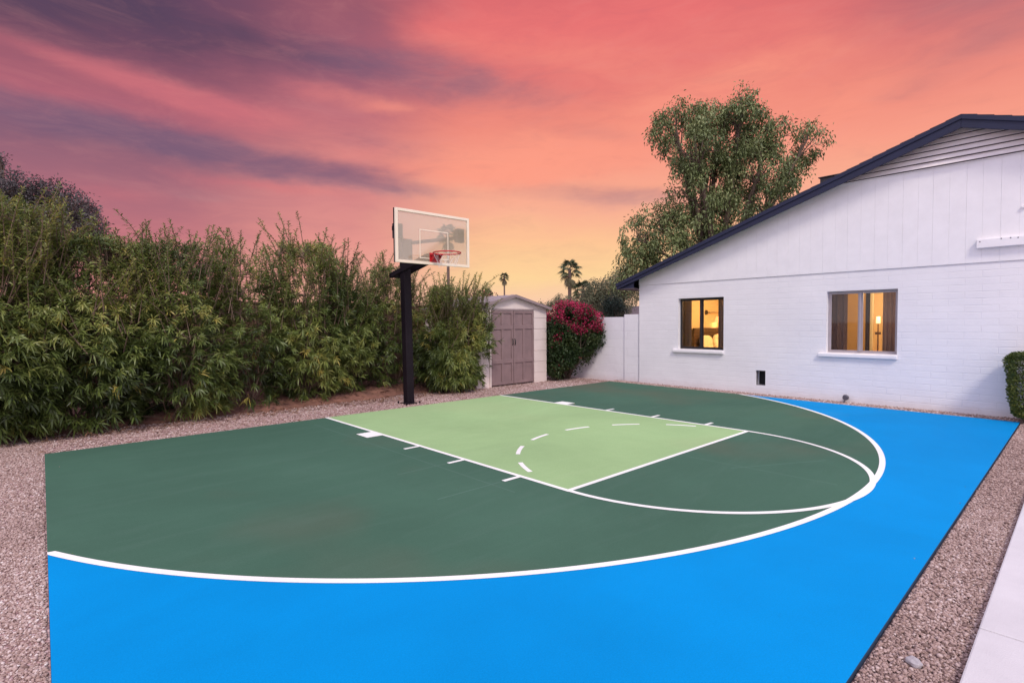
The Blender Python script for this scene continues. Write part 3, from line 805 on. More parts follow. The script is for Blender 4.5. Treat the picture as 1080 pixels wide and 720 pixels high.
# hose bib cap at the foot of the wall
hbq = empty('hose_bib', hw(-.002, 4.42, .085), HROT); tag(hbq, 'small grey pipe cap low on the white brick wall', 'pipe cap')
mb = MB(); mb.tube([(0, 0, .01), (-.05, 0, .01)], .018, 10); mb.tube([(-.05, 0, .01), (-.085, 0, .0)], [.052, .045], 16); mb.build('cap', M['greymetal'], hbq, smooth=False)
mb = MB(); mb.tube([(-.06, 0, 0), (-.065, .03, -.11)], .014, 8); mb.build('pipe', M['greymetal'], hbq)
# roof vent box
rv = empty('roof_vent', hw(.42, 4.02, zroof(4.02)), HROT); tag(rv, 'low dark roof vent box just over the gable rake', 'roof vent')
mb = MB(); mb.box(-.18, .18, -.19, .17, -.10, .21); mb.build('vent_body', M['dark_metal'], rv, bevel=.01)
mb = MB(); mb.box(-.21, .21, -.215, .195, .2105, .23); mb.build('vent_lid', M['shingle'], rv, bevel=.006)

# ================================================================= WALLS
bw = empty('white_block_wall', (5.70, .5, 0)); tag(bw, 'white painted block wall with taller pier joining the house corner', 'wall')
mb = MB(); mb.box(0, .2, -1.56, 2.3, -.15, 1.575); mb.build('wall_panel', M['block'], bw, bevel=.006)
mb = MB(); mb.box(-.03, .23, -1.99, -1.562, -.15, 1.635); mb.build('pier', M['block'], bw, bevel=.008)
br_ = empty('brown_block_wall', (-2, 2.75, 0)); tag(br_, 'dark brown block wall half hidden behind the tall hedge', 'wall')
mb = MB(); mb.box(-9, 7.69, 0, .2, -.15, 1.88); mb.build('wall_panel', M['brownblock'], br_, bevel=.008)
mb = MB(); mb.box(-9, 7.69, -.02, .22, 1.882, 1.93); mb.build('wall_cap', M['brownblock'], br_, bevel=.008)
mb = MB(); mb.box(-.36, -.32, -.06, -.02, .1, 1.5); mb.build('stake', M['palebark'], br_)

# ================================================================= SHED
shed = empty('garden_shed', (3.345, .46, 0)); tag(shed, 'small cream resin shed with mauve grey double doors and gable roof', 'shed')
SX0, SX1, SD = -1.145, 1.145, 2.0
def lapwall(x0, x1, z0, z1, y, th=.04):
    """Front panel of stacked lap courses."""
    m_ = MB(); zz = z0; h = .27
    while zz < z1-.01:
        t1 = min(zz+h, z1)
        m_.add([(x0, y-.007, zz), (x1, y-.007, zz), (x1, y, t1), (x0, y, t1), (x0, y+th, zz), (x1, y+th, zz), (x1, y+th, t1), (x0, y+th, t1)],
               [(0, 1, 2, 3), (7, 6, 5, 4), (0, 4, 5, 1), (1, 5, 6, 2), (2, 6, 7, 3), (3, 7, 4, 0)])
        zz += h
    return m_
DL, DR, DT = -.70, .68, 1.735
lapwall(SX0, DL-.05, -.05, 1.78, 0).build('wall', M['shedwall'], shed, bevel=.004)
lapwall(DR+.02, SX1, -.05, 1.78, 0).build('wall', M['shedwall'], shed, bevel=.004)
tr = MB(); tr.box(DL-.048, DL-.004, -.03, .03, -.05, 1.78); tr.build('door_post', M['shedwall'], shed, bevel=.006)
tr = MB(); tr.prism([(SX0, 1.782), (SX1, 1.782), (SX1, 1.80), (0, 2.075), (SX0, 1.80)], lambda x, z: (x, -.012, z), lambda x, z: (x, .04, z)); tr.build('gable_panel', M['shedwall'], shed)
tr = MB(); tr.box(DL, DR, -.018, .03, DT+.004, 1.781); tr.build('door_header', M['shedtrim'], shed)
sw = MB(); sw.box(SX0, SX0+.04, .042, SD, -.05, 1.79); sw.box(SX1-.04, SX1, .042, SD, -.05, 1.79); sw.box(SX0+.041, SX1-.041, SD-.04, SD, -.05, 1.79)
for x in (SX0-.012, SX1-.012):
    for i in range(6): sw.box(x, x+.024, .10, SD-.05, .02+i*.29, .24+i*.29)
sw.build('side_wall', M['shedwall'], shed, bevel=.003)
for sgn in (-1, 1):
    x0, x1 = (DL+.004, -.014) if sgn < 0 else (-.006, DR-.004)
    d = MB(); d.box(x0, x1, -.006, .026, .005, DT)
    dr = d.build('door', M['sheddoor'], shed, bevel=.004)
    w = x1-x0; pn = MB(); e = .085
    rows = ((.08, .50), (.60, 1.30), (1.40, DT-.06))
    cols = ((x0+.06, x0+w/2-.035), (x0+w/2+.035, x1-.06))
    # raised rails and stiles around sunk panels
    fz = [.005]+[v for r_ in rows for v in r_]+[DT]
    for i in range(0, len(fz), 2): pn.box(x0+.003, x1-.003, -.026, -.0065, fz[i]+.002, fz[i+1]-.002)
    for (z0_, z1_) in rows:
        for xa, xb in ((x0+.003, cols[0][0]), (cols[0][1], cols[1][0]), (cols[1][1], x1-.003)): pn.box(xa, xb, -.025, -.0065, z0_-.001, z1_+.001)
    pn.build('door_panelling', M['sheddoor'], dr, bevel=.005)
    hd = MB(); hx = x1-.035 if sgn < 0 else x0+.035
    hd.tube([(hx, -.026, .93), (hx, -.052, .95), (hx, -.052, 1.05), (hx, -.026, 1.07)], .011, 8); hd.build('handle', M['bracket'], dr, smooth=True)
rf = MB()
for sgn in (-1, 1):
    rf.prism([(0, 2.085), (sgn*1.21, 1.793), (sgn*1.21, 1.823), (0, 2.115)], lambda x, z: (x, -.10, z), lambda x, z: (x, SD+.1, z))
sroof = rf.build('roof', M['shedroof'], shed)
rr = MB()
for sgn in (-1, 1):
    for i in range(9):
        y = -.02+i*.25
        rr.prism([(sgn*.02, 2.111), (sgn*1.2, 1.826), (sgn*1.2, 1.838), (sgn*.02, 2.123)], lambda x, z: (x, y, z), lambda x, z: (x, y+.03, z))
rr.build('roof_rib', M['shedroof'], sroof)
for sgn in (-1, 1):
    MB().prism([(0, 2.055), (sgn*1.215, 1.762), (sgn*1.215, 1.826), (0, 2.119)], lambda x, z: (x, -.125, z), lambda x, z: (x, -.101, z)).build('roof_trim', M['shedtrim'], shed)

# ================================================================= HOOP
hoop = empty('basketball_hoop', (0, -.29, 0)); tag(hoop, 'black square post basketball hoop with clear backboard and red rim', 'basketball hoop')
tilt = -.018
po = MB(); w = .15/2
po.add([(-w, -w, -.02), (w, -w, -.02), (w, w, -.02), (-w, w, -.02)]+[(x+tilt*2.45-.0, y, 2.99) for x, y in ((-w, -w), (w, -w), (w, w), (-w, w))],
       [(3, 2, 1, 0), (4, 5, 6, 7), (0, 1, 5, 4), (1, 2, 6, 5), (2, 3, 7, 6), (3, 0, 4, 7)])
pole = po.build('pole', M['pole'], hoop, bevel=.012)
mb = MB(); mb.box(-.115, .115, -.115, .115, -.03, -.008); 
for a_ in range(4):
    R = Matrix.Rotation(a_*PI/2, 4, 'Z')
    mb.prism([(.07, -.008), (.112, -.008), (.07, .11)], lambda x, z: R @ Vector((x, -.006, z)), lambda x, z: R @ Vector((x, .006, z)))
bp = mb.build('base_plate', M['pole'], pole)
for x, y in ((-.14, -.14), (.14, -.14), (.14, .14), (-.14, .14)):
    mb = MB(); mb.tube([(x, y, -.04), (x, y, .02)], .012, 8); mb.tube([(x, y, -.005), (x, y, .012)], .022, 6); mb.build('anchor_bolt', M['pole'], pole)
tx = tilt*2.45
# motor and pivot box at the head of the post, arms to the board
mb = MB(); mb.box(tx-.10, tx+.10, -.11, .10, 2.62, 3.0); mb.build('post_head', M['bracket'], hoop, bevel=.01)
BY = -.88      # board plane, relative to the post
for sx in (-1, 1):
    mb = MB(); mb.bar((sx*.105, .42, 2.36), (sx*.105, BY+.10, 2.60), .05, .09); mb.build('lower_arm', M['pole'], hoop, bevel=.006)
mb = MB(); mb.bar((-.13, .40, 2.365), (.13, .40, 2.365), .06, .08); mb.build('arm_cross_bar', M['pole'], hoop, bevel=.005)
mb = MB(); mb.bar((tx+.06, -.08, 2.93), (.60, BY+.07, 3.00), .035, .06); mb.build('upper_arm', M['pole'], hoop, bevel=.004)
mb = MB(); mb.bar((tx-.06, -.08, 2.95), (-.69, BY+.07, 2.97), .035, .06); mb.build('upper_arm', M['pole'], hoop, bevel=.004)
for x, z in ((.60, 3.03), (-.67, 2.98)):
    mb = MB(); mb.box(x-.075, x+.075, BY+.022, BY+.11, z-.12, z+.12); mb.build('mount_bracket', M['bracket'], hoop, bevel=.006)
# board
BW, BZ0, BZ1 = .755, 2.462, 3.345
bd = MB(); bd.box(-BW+.02, BW-.02, BY-.006, BY+.006, BZ0+.02, BZ1-.02)
board = bd.build('backboard', M['board'], hoop)
fr = MB(); t = .045
fr.box(-BW, -BW+t, BY-.02, BY+.02, BZ0, BZ1); fr.box(BW-t, BW, BY-.02, BY+.02, BZ0, BZ1)
fr.box(-BW+t, BW-t, BY-.02, BY+.02, BZ0, BZ0+t); fr.box(-BW+t, BW-t, BY-.02, BY+.02, BZ1-t, BZ1)
fr.build('backboard_frame', M['board_frame'], board, bevel=.003)
fe = MB(); fe.box(-BW-.005, -BW+.02, BY+.021, BY+.045, BZ0, BZ1); fe.box(-BW-.012, -BW+.01, BY+.0455, BY+.08, 2.98, 3.05)
fe.build('frame_edge', M['pole'], board)
sq = MB(); q = .014; a_, c_, z0_, z1_ = -.25, .34, 2.56, 3.045
a_, c_ = -.295, .295
sq.box(a_, a_+q, BY-.0095, BY-.0065, z0_, z1_); sq.box(c_-q, c_, BY-.0095, BY-.0065, z0_, z1_)
sq.box(a_+q, c_-q, BY-.0095, BY-.0065, z1_-q, z1_); sq.box(a_+q, c_-q, BY-.0095, BY-.0065, z0_, z0_+q)
sq.build('target_square', M['board_frame'], board)
# rim
RZ, RY = 2.635, BY-.15-.228
rm = MB(); rm.torus((0, RY, RZ), .228, .010, 56, 8); 
rim = rm.build('rim', M['red'], hoop, smooth=True)
rb = MB(); rb.prism([(-.10, BY-.008), (.10, BY-.008), (.085, BY-.17), (-.085, BY-.17)], lambda x, y: (x, y, RZ+.0), lambda x, y: (x, y, RZ-.012))
rb.box(-.10, .10, BY-.02, BY-.008, RZ-.13, RZ+.03)
for sx in (-1, 1):
    rb.prism([(BY-.02, RZ-.012), (BY-.16, RZ-.012), (BY-.02, RZ-.125)], lambda y, z: (sx*.07-.005, y, z), lambda y, z: (sx*.07+.005, y, z))
rb.build('rim_bracket', M['red'], rim, bevel=.002)
rbx = MB(); rbx.box(-.11, .11, BY+.008, BY+.14, RZ-.13, RZ+.02); rbx.build('rim_plate', M['pole'], rim)
for i in range(12):
    a_ = 2*PI*(i+.5)/12
    MB().torus((.228*math.cos(a_), RY+.228*math.sin(a_), RZ-.018), .011, .003, 8, 5).build('net_hook', M['red'], rim)
ne = MB(); lev = [(.225, -.02), (.185, -.10), (.155, -.18), (.140, -.24)]
for i in range(12):
    for sgn in (-1, 1):
        pts = []
        for k, (r_, dz) in enumerate(lev):
            a_ = 2*PI*(i+.5+sgn*.5*(k % 2))/12
            pts.append((r_*math.cos(a_), RY+r_*math.sin(a_), RZ+dz))
        ne.tube(pts, .0013, 4, cap=False)
ne.build('net', M['net'], rim)

# ================================================================= PLANTS
def oleander(cx, cy, H_, rx, ry, seed, label, ntuft=1250, yellow=0.0, clip=None, nshoot=120, bare=0.0):
    rng = np.random.default_rng(seed)
    root = empty('oleander_shrub', (cx, cy, 0)); tag(root, label, 'shrub', 'tall shrubs along the back of the court')
    # canes fanning out of the ground
    stems = []
    mb = MB()
    for i in range(15):
        a_ = rng.uniform(0, 2*PI); sp = rng.uniform(.25, .95); top = H_*rng.uniform(.5, .84)
        b0 = Vector((rng.normal(0, .14), rng.normal(0, .14), -.05))
        e = Vector((math.cos(a_)*rx*sp*.85, math.sin(a_)*ry*sp*.85, top))
        pts = []
        for k in range(7):
            t = k/6
            p = b0.lerp(e, t); bow = math.sin(t*PI)*.14
            p += Vector((math.cos(a_)*bow, math.sin(a_)*bow, 0))+Vector(rng.normal(0, .03, 3))*(1 if 0 < k < 6 else 0)
            pts.append(p)
        r0 = rng.uniform(.009, .019)
        mb.tube(pts, [r0*(1-.75*k/6) for k in range(7)], 6)
        stems.append(np.array(pts))
    SP = np.concatenate(stems)
    # tuft points fill the shrub's volume, densest toward the outside
    P = []
    while len(P) < ntuft:
        h = rng.random()**.92*.95
        a_ = rng.uniform(0, 2*PI)
        prof = (.62+.55*math.sin(min(1, h*1.25)*PI*.8+.35)) * (1 if h < .8 else 1-.4*((h-.8)/.2)**1.5)
        prof = max(.25, prof*.86)
        rr = (rng.random()**.33)*prof*(1+.12*rng.normal())
        p = np.array([math.cos(a_)*rx*rr, math.sin(a_)*ry*rr, .10+h*(H_-.25)])
        if math.sin(a_) > .35 and rng.random() < .45: continue
        w = p+np.array([cx, cy, 0])
        nz = noise.noise(Vector(w*1.05+seed*3.1)); nz2 = noise.noise(Vector(w*3.3))
        if nz+.7*nz2 < -.13 and rng.random() < .95: continue
        if h < .24 and rng.random() < bare: continue
        if clip and clip(w): continue
        P.append((p, rr/max(prof, .01)))
    pos, dr, up, Ls, Ws, T = [], [], [], [], [], []
    # upright leafy shoots make the upper half and the ragged top
    for i in range(nshoot):
        a_ = rng.uniform(0, 2*PI)
        if math.sin(a_) > .3 and rng.random() < .5: a_ = -a_
        q = rng.random()**.40*.93
        x0, y0 = math.cos(a_)*rx*q, math.sin(a_)*ry*q
        cap = H_*(1.03-.16*q**3+.05*noise.noise(Vector(((cx+x0)*1.6, (cy+y0)*1.6, seed))))
        zt = cap*rng.uniform(.62, 1.0)**.8
        if i % 40 == 0: zt = cap*rng.uniform(1.0, 1.05)
        ln = rng.uniform(.30, .62)
        zb = max(.35*H_, zt-ln)
        if noise.noise(Vector(((cx+x0)*1.5, (cy+y0)*1.5, zt*1.3+seed))) < -.22: continue
        lx_, ly_ = math.cos(a_)*.12+rng.normal(0, .14), math.sin(a_)*.12+rng.normal(0, .14)
        mb.tube([(x0-lx_*.5, y0-ly_*.5, zb-.25), (x0+lx_*.4, y0+ly_*.4, (zb+zt)/2), (x0+lx_, y0+ly_, zt)], [.007, .005, .0025], 5)
        st_t = .44+.30*noise.noise(Vector(((cx+x0)*1.1, (cy+y0)*1.1, zt)))+rng.normal(0, .09)+yellow
        nn_ = max(3, int((zt-zb)/.030))
        for k in range(nn_):
            t = k/nn_
            w = np.array([x0+lx_*t, y0+ly_*t, zb+(zt-zb)*t])
            if clip and clip(w+np.array([cx, cy, 0])): continue
            tap = 1.0 if t < .8 else 1-.5*(t-.8)/.2
            for m_ in range(3):
                ph = k*1.05+m_*2.094+rng.normal(0, .25); tl = rng.uniform(.55, 1.35)*(1.1-.45*t)
                d = np.array([math.cos(ph)*math.sin(tl), math.sin(ph)*math.sin(tl), math.cos(tl)])
                pos.append(w); dr.append(d); up.append(np.array([0, 0, 1.0])-d*d[2]+rng.normal(0, .3, 3))
                Ls.append(rng.uniform(.07, .125)*tap); Ws.append(rng.uniform(.011, .018)); T.append(st_t+.12*(t-.4)+rng.normal(0, .08))
    for p, q in P:
        h = p[2]/H_
        out = np.array([p[0]/rx, p[1]/ry, 0]); out = out/max(np.linalg.norm(out), .05)
        ax = out*(1.0-.55*h)+np.array([0, 0, -.55+1.95*h])+rng.normal(0, .38, 3)
        ax /= np.linalg.norm(ax)
        # a twig back toward the nearest cane
        if rng.random() < .55:
            j = ((SP-p)**2).sum(1)-(SP[:, 2] < p[2])*.08
            s0 = SP[np.argmin(j)]
            if np.linalg.norm(s0-p) < .5:
                m_ = (s0+p)/2+np.array([0, 0, .03])-ax*.05
                mb.tube([s0, m_, p], [.006, .0045, .003], 4, cap=False)
        n_ = rng.integers(10, 18)
        w = p+np.array([cx, cy, 0])
        tt = .42+.50*noise.noise(Vector(w*.9+5))+rng.normal(0, .10)+yellow*max(0, h-.3)+.16*(h-.4)
        if rng.random() < .022: tt = .92
        th = rng.uniform(0, 2*PI)
        a1 = np.cross(ax, [0.3, .2, 1]); a1 /= np.linalg.norm(a1); a2 = np.cross(ax, a1)
        for k in range(n_):
            ph = th+k*2.4; tl = rng.uniform(.25, 1.25)
            d = ax*math.cos(tl)+(a1*math.cos(ph)+a2*math.sin(ph))*math.sin(tl)
            pos.append(w-ax*.11*(k/n_)+d*.01-np.array([cx, cy, 0])); dr.append(d)
            uu = ax-d*np.dot(ax, d)+rng.normal(0, .2, 3); up.append(uu)
            Ls.append(rng.uniform(.07, .145)*(1.10-.3*h)); Ws.append(rng.uniform(.013, .025)*(1.1-.45*h)); T.append(tt+rng.normal(0, .09))
    leaf_cloud('foliage', OLEANDER, root, pos, dr, up, Ls, Ws, np.array(T), droop=.42, long=True)
    mb.build('stems', M['twig'], root)
    return root

def hclip(w):
    return (w[1] > .40 and w[0] > 2.05 and w[1] < 2.7 and w[0] < 4.6) or w[1] > 2.70 or w[2] < .03
oleander(-8.1, .62, 3.45, 1.1, 1.0, 11, 'dense green shrub at the far left end of the hedge', 700, .12, hclip, 60)
oleander(-6.85, .72, 3.72, 1.1, 1.0, 12, 'dense yellow green shrub at the left edge of the photo', 1800, .12, hclip, 250)
oleander(-5.65, .78, 3.42, 1.05, 1.0, 13, 'tall yellow topped shrub left of the court corner', 2000, .12, hclip, 270)
oleander(-4.55, .90, 3.02, 1.0, 1.0, 14, 'leafy shrub behind the back left corner of the court', 2000, .08, hclip, 220)
oleander(-3.45, 1.02, 3.05, 1.0, .98, 15, 'green shrub with drooping low branches left of the open gap in the hedge', 1800, .04, hclip, 200)
oleander(-2.35, 1.30, 3.08, .86, .9, 16, 'thin shrub beside the gap showing the brown wall', 620, .02, hclip, 55, .6)
oleander(-1.2, 1.40, 3.3, .95, .95, 17, 'tall shrub with bare inner twigs left of the hoop', 1700, .0, hclip, 190)
oleander(-.10, 1.75, 2.85, .85, .9, 18, 'shrub just left of the black hoop post', 900, .0, hclip, 90, .8)
oleander(.75, 1.65, 3.0, .72, .85, 19, 'slim tall shrub just behind the black hoop post', 760, .0, hclip, 100, .6)
oleander(1.70, .62, 2.52, .90, .78, 20, 'rounded dense shrub between the hoop post and the shed', 2100, .0, hclip, 190)

def crown_tree(name, label, cat, base, trunk_h, trunk_r, clumps, nleaf, leaf, mat, seed, group=None, hang=.5, bark='bark', thresh=-.12, nscale=.9, per=(14, 30), puff=.2):
    """clumps: (lateral, depth, z, r_lateral, r_z) in metres about the trunk; every clump gets a limb, twigs and leaf strands."""
    rng = np.random.default_rng(seed)
    root = empty(name, base); tag(root, label, cat, group)
    lat = np.array([.736, -.677, 0]); dep = np.array([.677, .736, 0])
    mb = MB(); fork = np.array([0, 0, trunk_h])
    mb.tube([(0, 0, -.3), (.05, 0, trunk_h*.5), tuple(fork)], [trunk_r*1.25, trunk_r, trunk_r*.85], 10)
    vol = np.array([c[3]*c[3]*c[4] for c in clumps])**.72; vol /= vol.sum()
    pos, dr, up, T = [], [], [], []
    for ci, c in enumerate(clumps):
        cen = lat*c[0]+dep*c[1]+np.array([0, 0, c[2]])
        mid = (fork+cen)/2+np.array([0, 0, -.12*abs(c[2]-trunk_h)])+rng.normal(0, .12*c[3], 3)
        rb = trunk_r*(.5 if c[3] > .8 else .3)
        mb.tube([tuple(fork), tuple(mid), tuple(cen), tuple(cen+np.array([0, 0, c[4]*.5]))], [rb*1.2, rb, rb*.5, rb*.2], 7)
        for k in range(9):
            u_ = rand_dirs(1, rng)[0]; tip = cen+(lat*u_[0]*c[3]+dep*u_[1]*c[3]+np.array([0, 0, u_[2]*c[4]]))*.85
            mb.tube([tuple(cen*.75+mid*.25), tuple((cen+tip)/2+rng.normal(0, .06, 3)), tuple(tip)], [rb*.35, rb*.2, rb*.08], 5)
        n = int(nleaf*vol[ci]); got = 0; guard = 0
        while got < n and guard < n*12:
            guard += 1
            u_ = rand_dirs(1, rng)[0]; q = min(1.0, rng.random()**.36)
            p = cen+(lat*u_[0]*c[3]+dep*u_[1]*c[3]+np.array([0, 0, u_[2]*c[4]]))*q
            nz = noise.noise(Vector(p*nscale+seed))+.6*noise.noise(Vector(p*nscale*2.7))
            if nz < thresh: continue
            m_ = int(rng.integers(*per)); pr_ = puff*rng.uniform(.6, 1.25)
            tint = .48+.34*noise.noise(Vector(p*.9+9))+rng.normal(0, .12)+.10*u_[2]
            o = rand_dirs(m_, rng)*(rng.random((m_, 1))**.5)*np.array([pr_, pr_, pr_*(1+.5*hang)])
            o[:, 2] -= hang*pr_*.4
            d = o/pr_+rng.normal(0, .7, (m_, 3)); d[:, 2] -= hang*.9
            pos.extend(p+o); dr.extend(d); up.extend(rng.normal(0, .6, (m_, 3))+np.array([0, 0, 1.0])); T.extend(tint+rng.normal(0, .10, m_)+.25*o[:, 2]/pr_*.5); got += m_  # leaves tinted lighter toward each puff's top, light from above painted in
            if rng.random() < .25:
                mb.tube([tuple(cen*.35+p*.65+rng.normal(0, .05, 3)), tuple(p)], [rb*.10, rb*.05], 4, cap=False)
    n = len(pos)
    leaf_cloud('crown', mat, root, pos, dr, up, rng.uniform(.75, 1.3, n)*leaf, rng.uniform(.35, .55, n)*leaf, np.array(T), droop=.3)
    mb.build('trunk', M[bark], root)
    return root

# big tree past the house: 28 px of the photograph to a metre there
k = 1/28
cl = [((px-757)*k, dy, 1.475+(337-py)*k, rx*k, rz*k) for px, py, rx, rz, dy in (
    (715, 138, 30, 32, 0), (745, 124, 28, 24, .6), (778, 121, 30, 25, -.4), (760, 150, 48, 42, .3), (728, 158, 32, 34, -.7), (812, 147, 34, 28, .2), (850, 149, 22, 18, -.2),
    (838, 172, 24, 24, .4), (800, 178, 40, 44, -.3), (752, 195, 40, 44, .5), (728, 205, 26, 44, -.6), (775, 225, 44, 44, .3), (815, 212, 30, 36, .1), (700, 236, 34, 26, .2),
    (672, 252, 22, 22, -.3), (690, 270, 34, 24, .4), (725, 262, 40, 34, -.2), (760, 262, 34, 30, .2), (664, 286, 20, 18, 0), (700, 294, 30, 16, .2))]
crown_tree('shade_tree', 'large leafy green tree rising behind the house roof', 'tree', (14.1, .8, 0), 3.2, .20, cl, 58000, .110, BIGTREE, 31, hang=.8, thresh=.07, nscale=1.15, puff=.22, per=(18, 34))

# dusky tree far left
k = 35/561/1.0
cl = [((px-20)*k, dy, 1.475+(337-py)*k, rx*k, rz*k) for px, py, rx, rz, dy in (
    (-60, 222, 50, 38, 0), (-15, 218, 36, 32, 1), (20, 208, 32, 26, -1), (48, 214, 30, 26, .5), (72, 222, 20, 18, 0), (88, 234, 13, 12, 0), (30, 240, 60, 35, 0), (-3, 172, 5, 9, 0), (-45, 200, 26, 20, 0))]
crown_tree('dusky_tree', 'dark purple grey domed tree beyond the left hedge', 'tree', (-4.9, 37.2, 0), 4.0, .4, cl, 45000, .17, DARKTREE, 32, hang=.2, thresh=-.30, nscale=.6, puff=.42)

k = 30/561
cl = [((px-640)*k, dy, 1.475+(337-py)*k, rx*k, rz*k) for px, py, rx, rz, dy in ((634, 306, 19, 15, 0), (650, 300, 20, 16, .6), (624, 316, 15, 12, -.4), (664, 306, 18, 18, .2), (645, 320, 24, 14, 0))]
crown_tree('olive_tree', 'hazy grey green tree between the palm and the house eave', 'tree', (19.0, 9.6, 0), 1.2, .14, cl, 16000, .11, OLIVE, 33, hang=.3, thresh=-.25, nscale=1.0, puff=.26)
k = 26/561
cl = [((px-652)*k, dy, 1.475+(337-py)*k, rx*k, rz*k) for px, py, rx, rz, dy in ((645, 318, 11, 10, 0), (652, 326, 12, 10, .3), (640, 328, 9, 8, 0))]
crown_tree('dark_shrub_tree', 'small deep green tree rising over the white block wall', 'tree', (16.2, 6.8, 0), 1.0, .09, cl, 3500, .09, TEALTREE, 34, hang=.3, thresh=-.3, nscale=1.5)
k = 40/561
cl = [((px-585)*k, dy, 1.475+(337-py)*k, rx*k, rz*k) for px, py, rx, rz, dy in ((575, 322, 10, 7, 0), (590, 316, 8, 8, 0), (600, 318, 10, 8, .5))]
crown_tree('garden_tree', 'low round tree behind the red flowered bush', 'tree', (24.2, 18.4, 0), 1.2, .12, cl, 3500, .12, OLIVE, 35, hang=.3, thresh=-.3)

def fan_palm(label, base, h, crown_r, nfr, seed, trunk_r=.2, lean=0.0, skirt=.25):
    rng = np.random.default_rng(seed)
    root = empty('fan_palm', base); tag(root, label, 'palm', 'fan palms against the sunset')
    mb = MB(); pts = [(lean*(t**2)*h, 0, -.2+(h+.2)*t) for t in np.linspace(0, 1, 9)]
    mb.tube(pts, [trunk_r*(1.15-.3*t) for t in np.linspace(0, 1, 9)], 10)
    mb.build('trunk', M['palmbark'], root, smooth=True)
    top = np.array([lean*h, 0, h])
    pos, dr, up, L, W, T = [], [], [], [], [], []
    st = MB()
    for i in range(nfr):
        az = i*2.39996+rng.normal(0, .2); u_ = i/nfr
        el = 1.35-2.45*u_**1.1 if u_ < 1-skirt else -1.0-rng.uniform(0, .4)
        d = np.array([math.cos(az)*math.cos(el), math.sin(az)*math.cos(el), math.sin(el)])
        pl = crown_r*rng.uniform(.42, .55)
        hub = top+d*pl+np.array([0, 0, -.10*crown_r*(1-math.sin(el))])
        st.tube([tuple(top), tuple(top+d*pl*.5), tuple(hub)], [.02, .017, .012], 4, cap=False)
        sd = np.cross(d, [0, 0, 1.0]); sd = sd/max(np.linalg.norm(sd), .05); nn = np.cross(sd, d)
        for k_ in range(19):
            a_ = (k_-9)/9*1.75
            v = d*math.cos(a_)+sd*math.sin(a_)
            v = v+np.array([0, 0, -.18])-nn*.08
            pos.append(hub); dr.append(v); up.append(nn+rng.normal(0, .1, 3)); L.append(crown_r*rng.uniform(.45, .60)*(1-.22*abs(a_)/1.75)); W.append(crown_r*.05)
            T.append((.42+rng.normal(0, .1)) if u_ < .72 else .92)
    fr = leaf_cloud('fronds', PALM, root, pos, dr, up, L, W, np.array(T), droop=.5, long=True)
    st.build('frond_stalks', M['palmbark'], root)
    return root
fan_palm('taller fan palm of the pair behind the red flowered bush', (29.0, 21.1, 0), 5.85, 1.25, 26, 41, .16)
fan_palm('shorter fan palm of the pair behind the red flowered bush', (29.9, 20.4, 0), 4.1, 1.3, 26, 42, .17)
fan_palm('tall slender palm standing alone over the shed roof', (35.0, 36.1, 0), 6.55, .75, 26, 43, .09)
fan_palm('small slender palm between the shrub and the shed roof', (33.5, 37.3, 0), 4.75, .8, 26, 44, .10)
fan_palm('palm seen through the clear backboard', (18.5, 24.0, 0), 8.1, 1.1, 28, 45, .11)

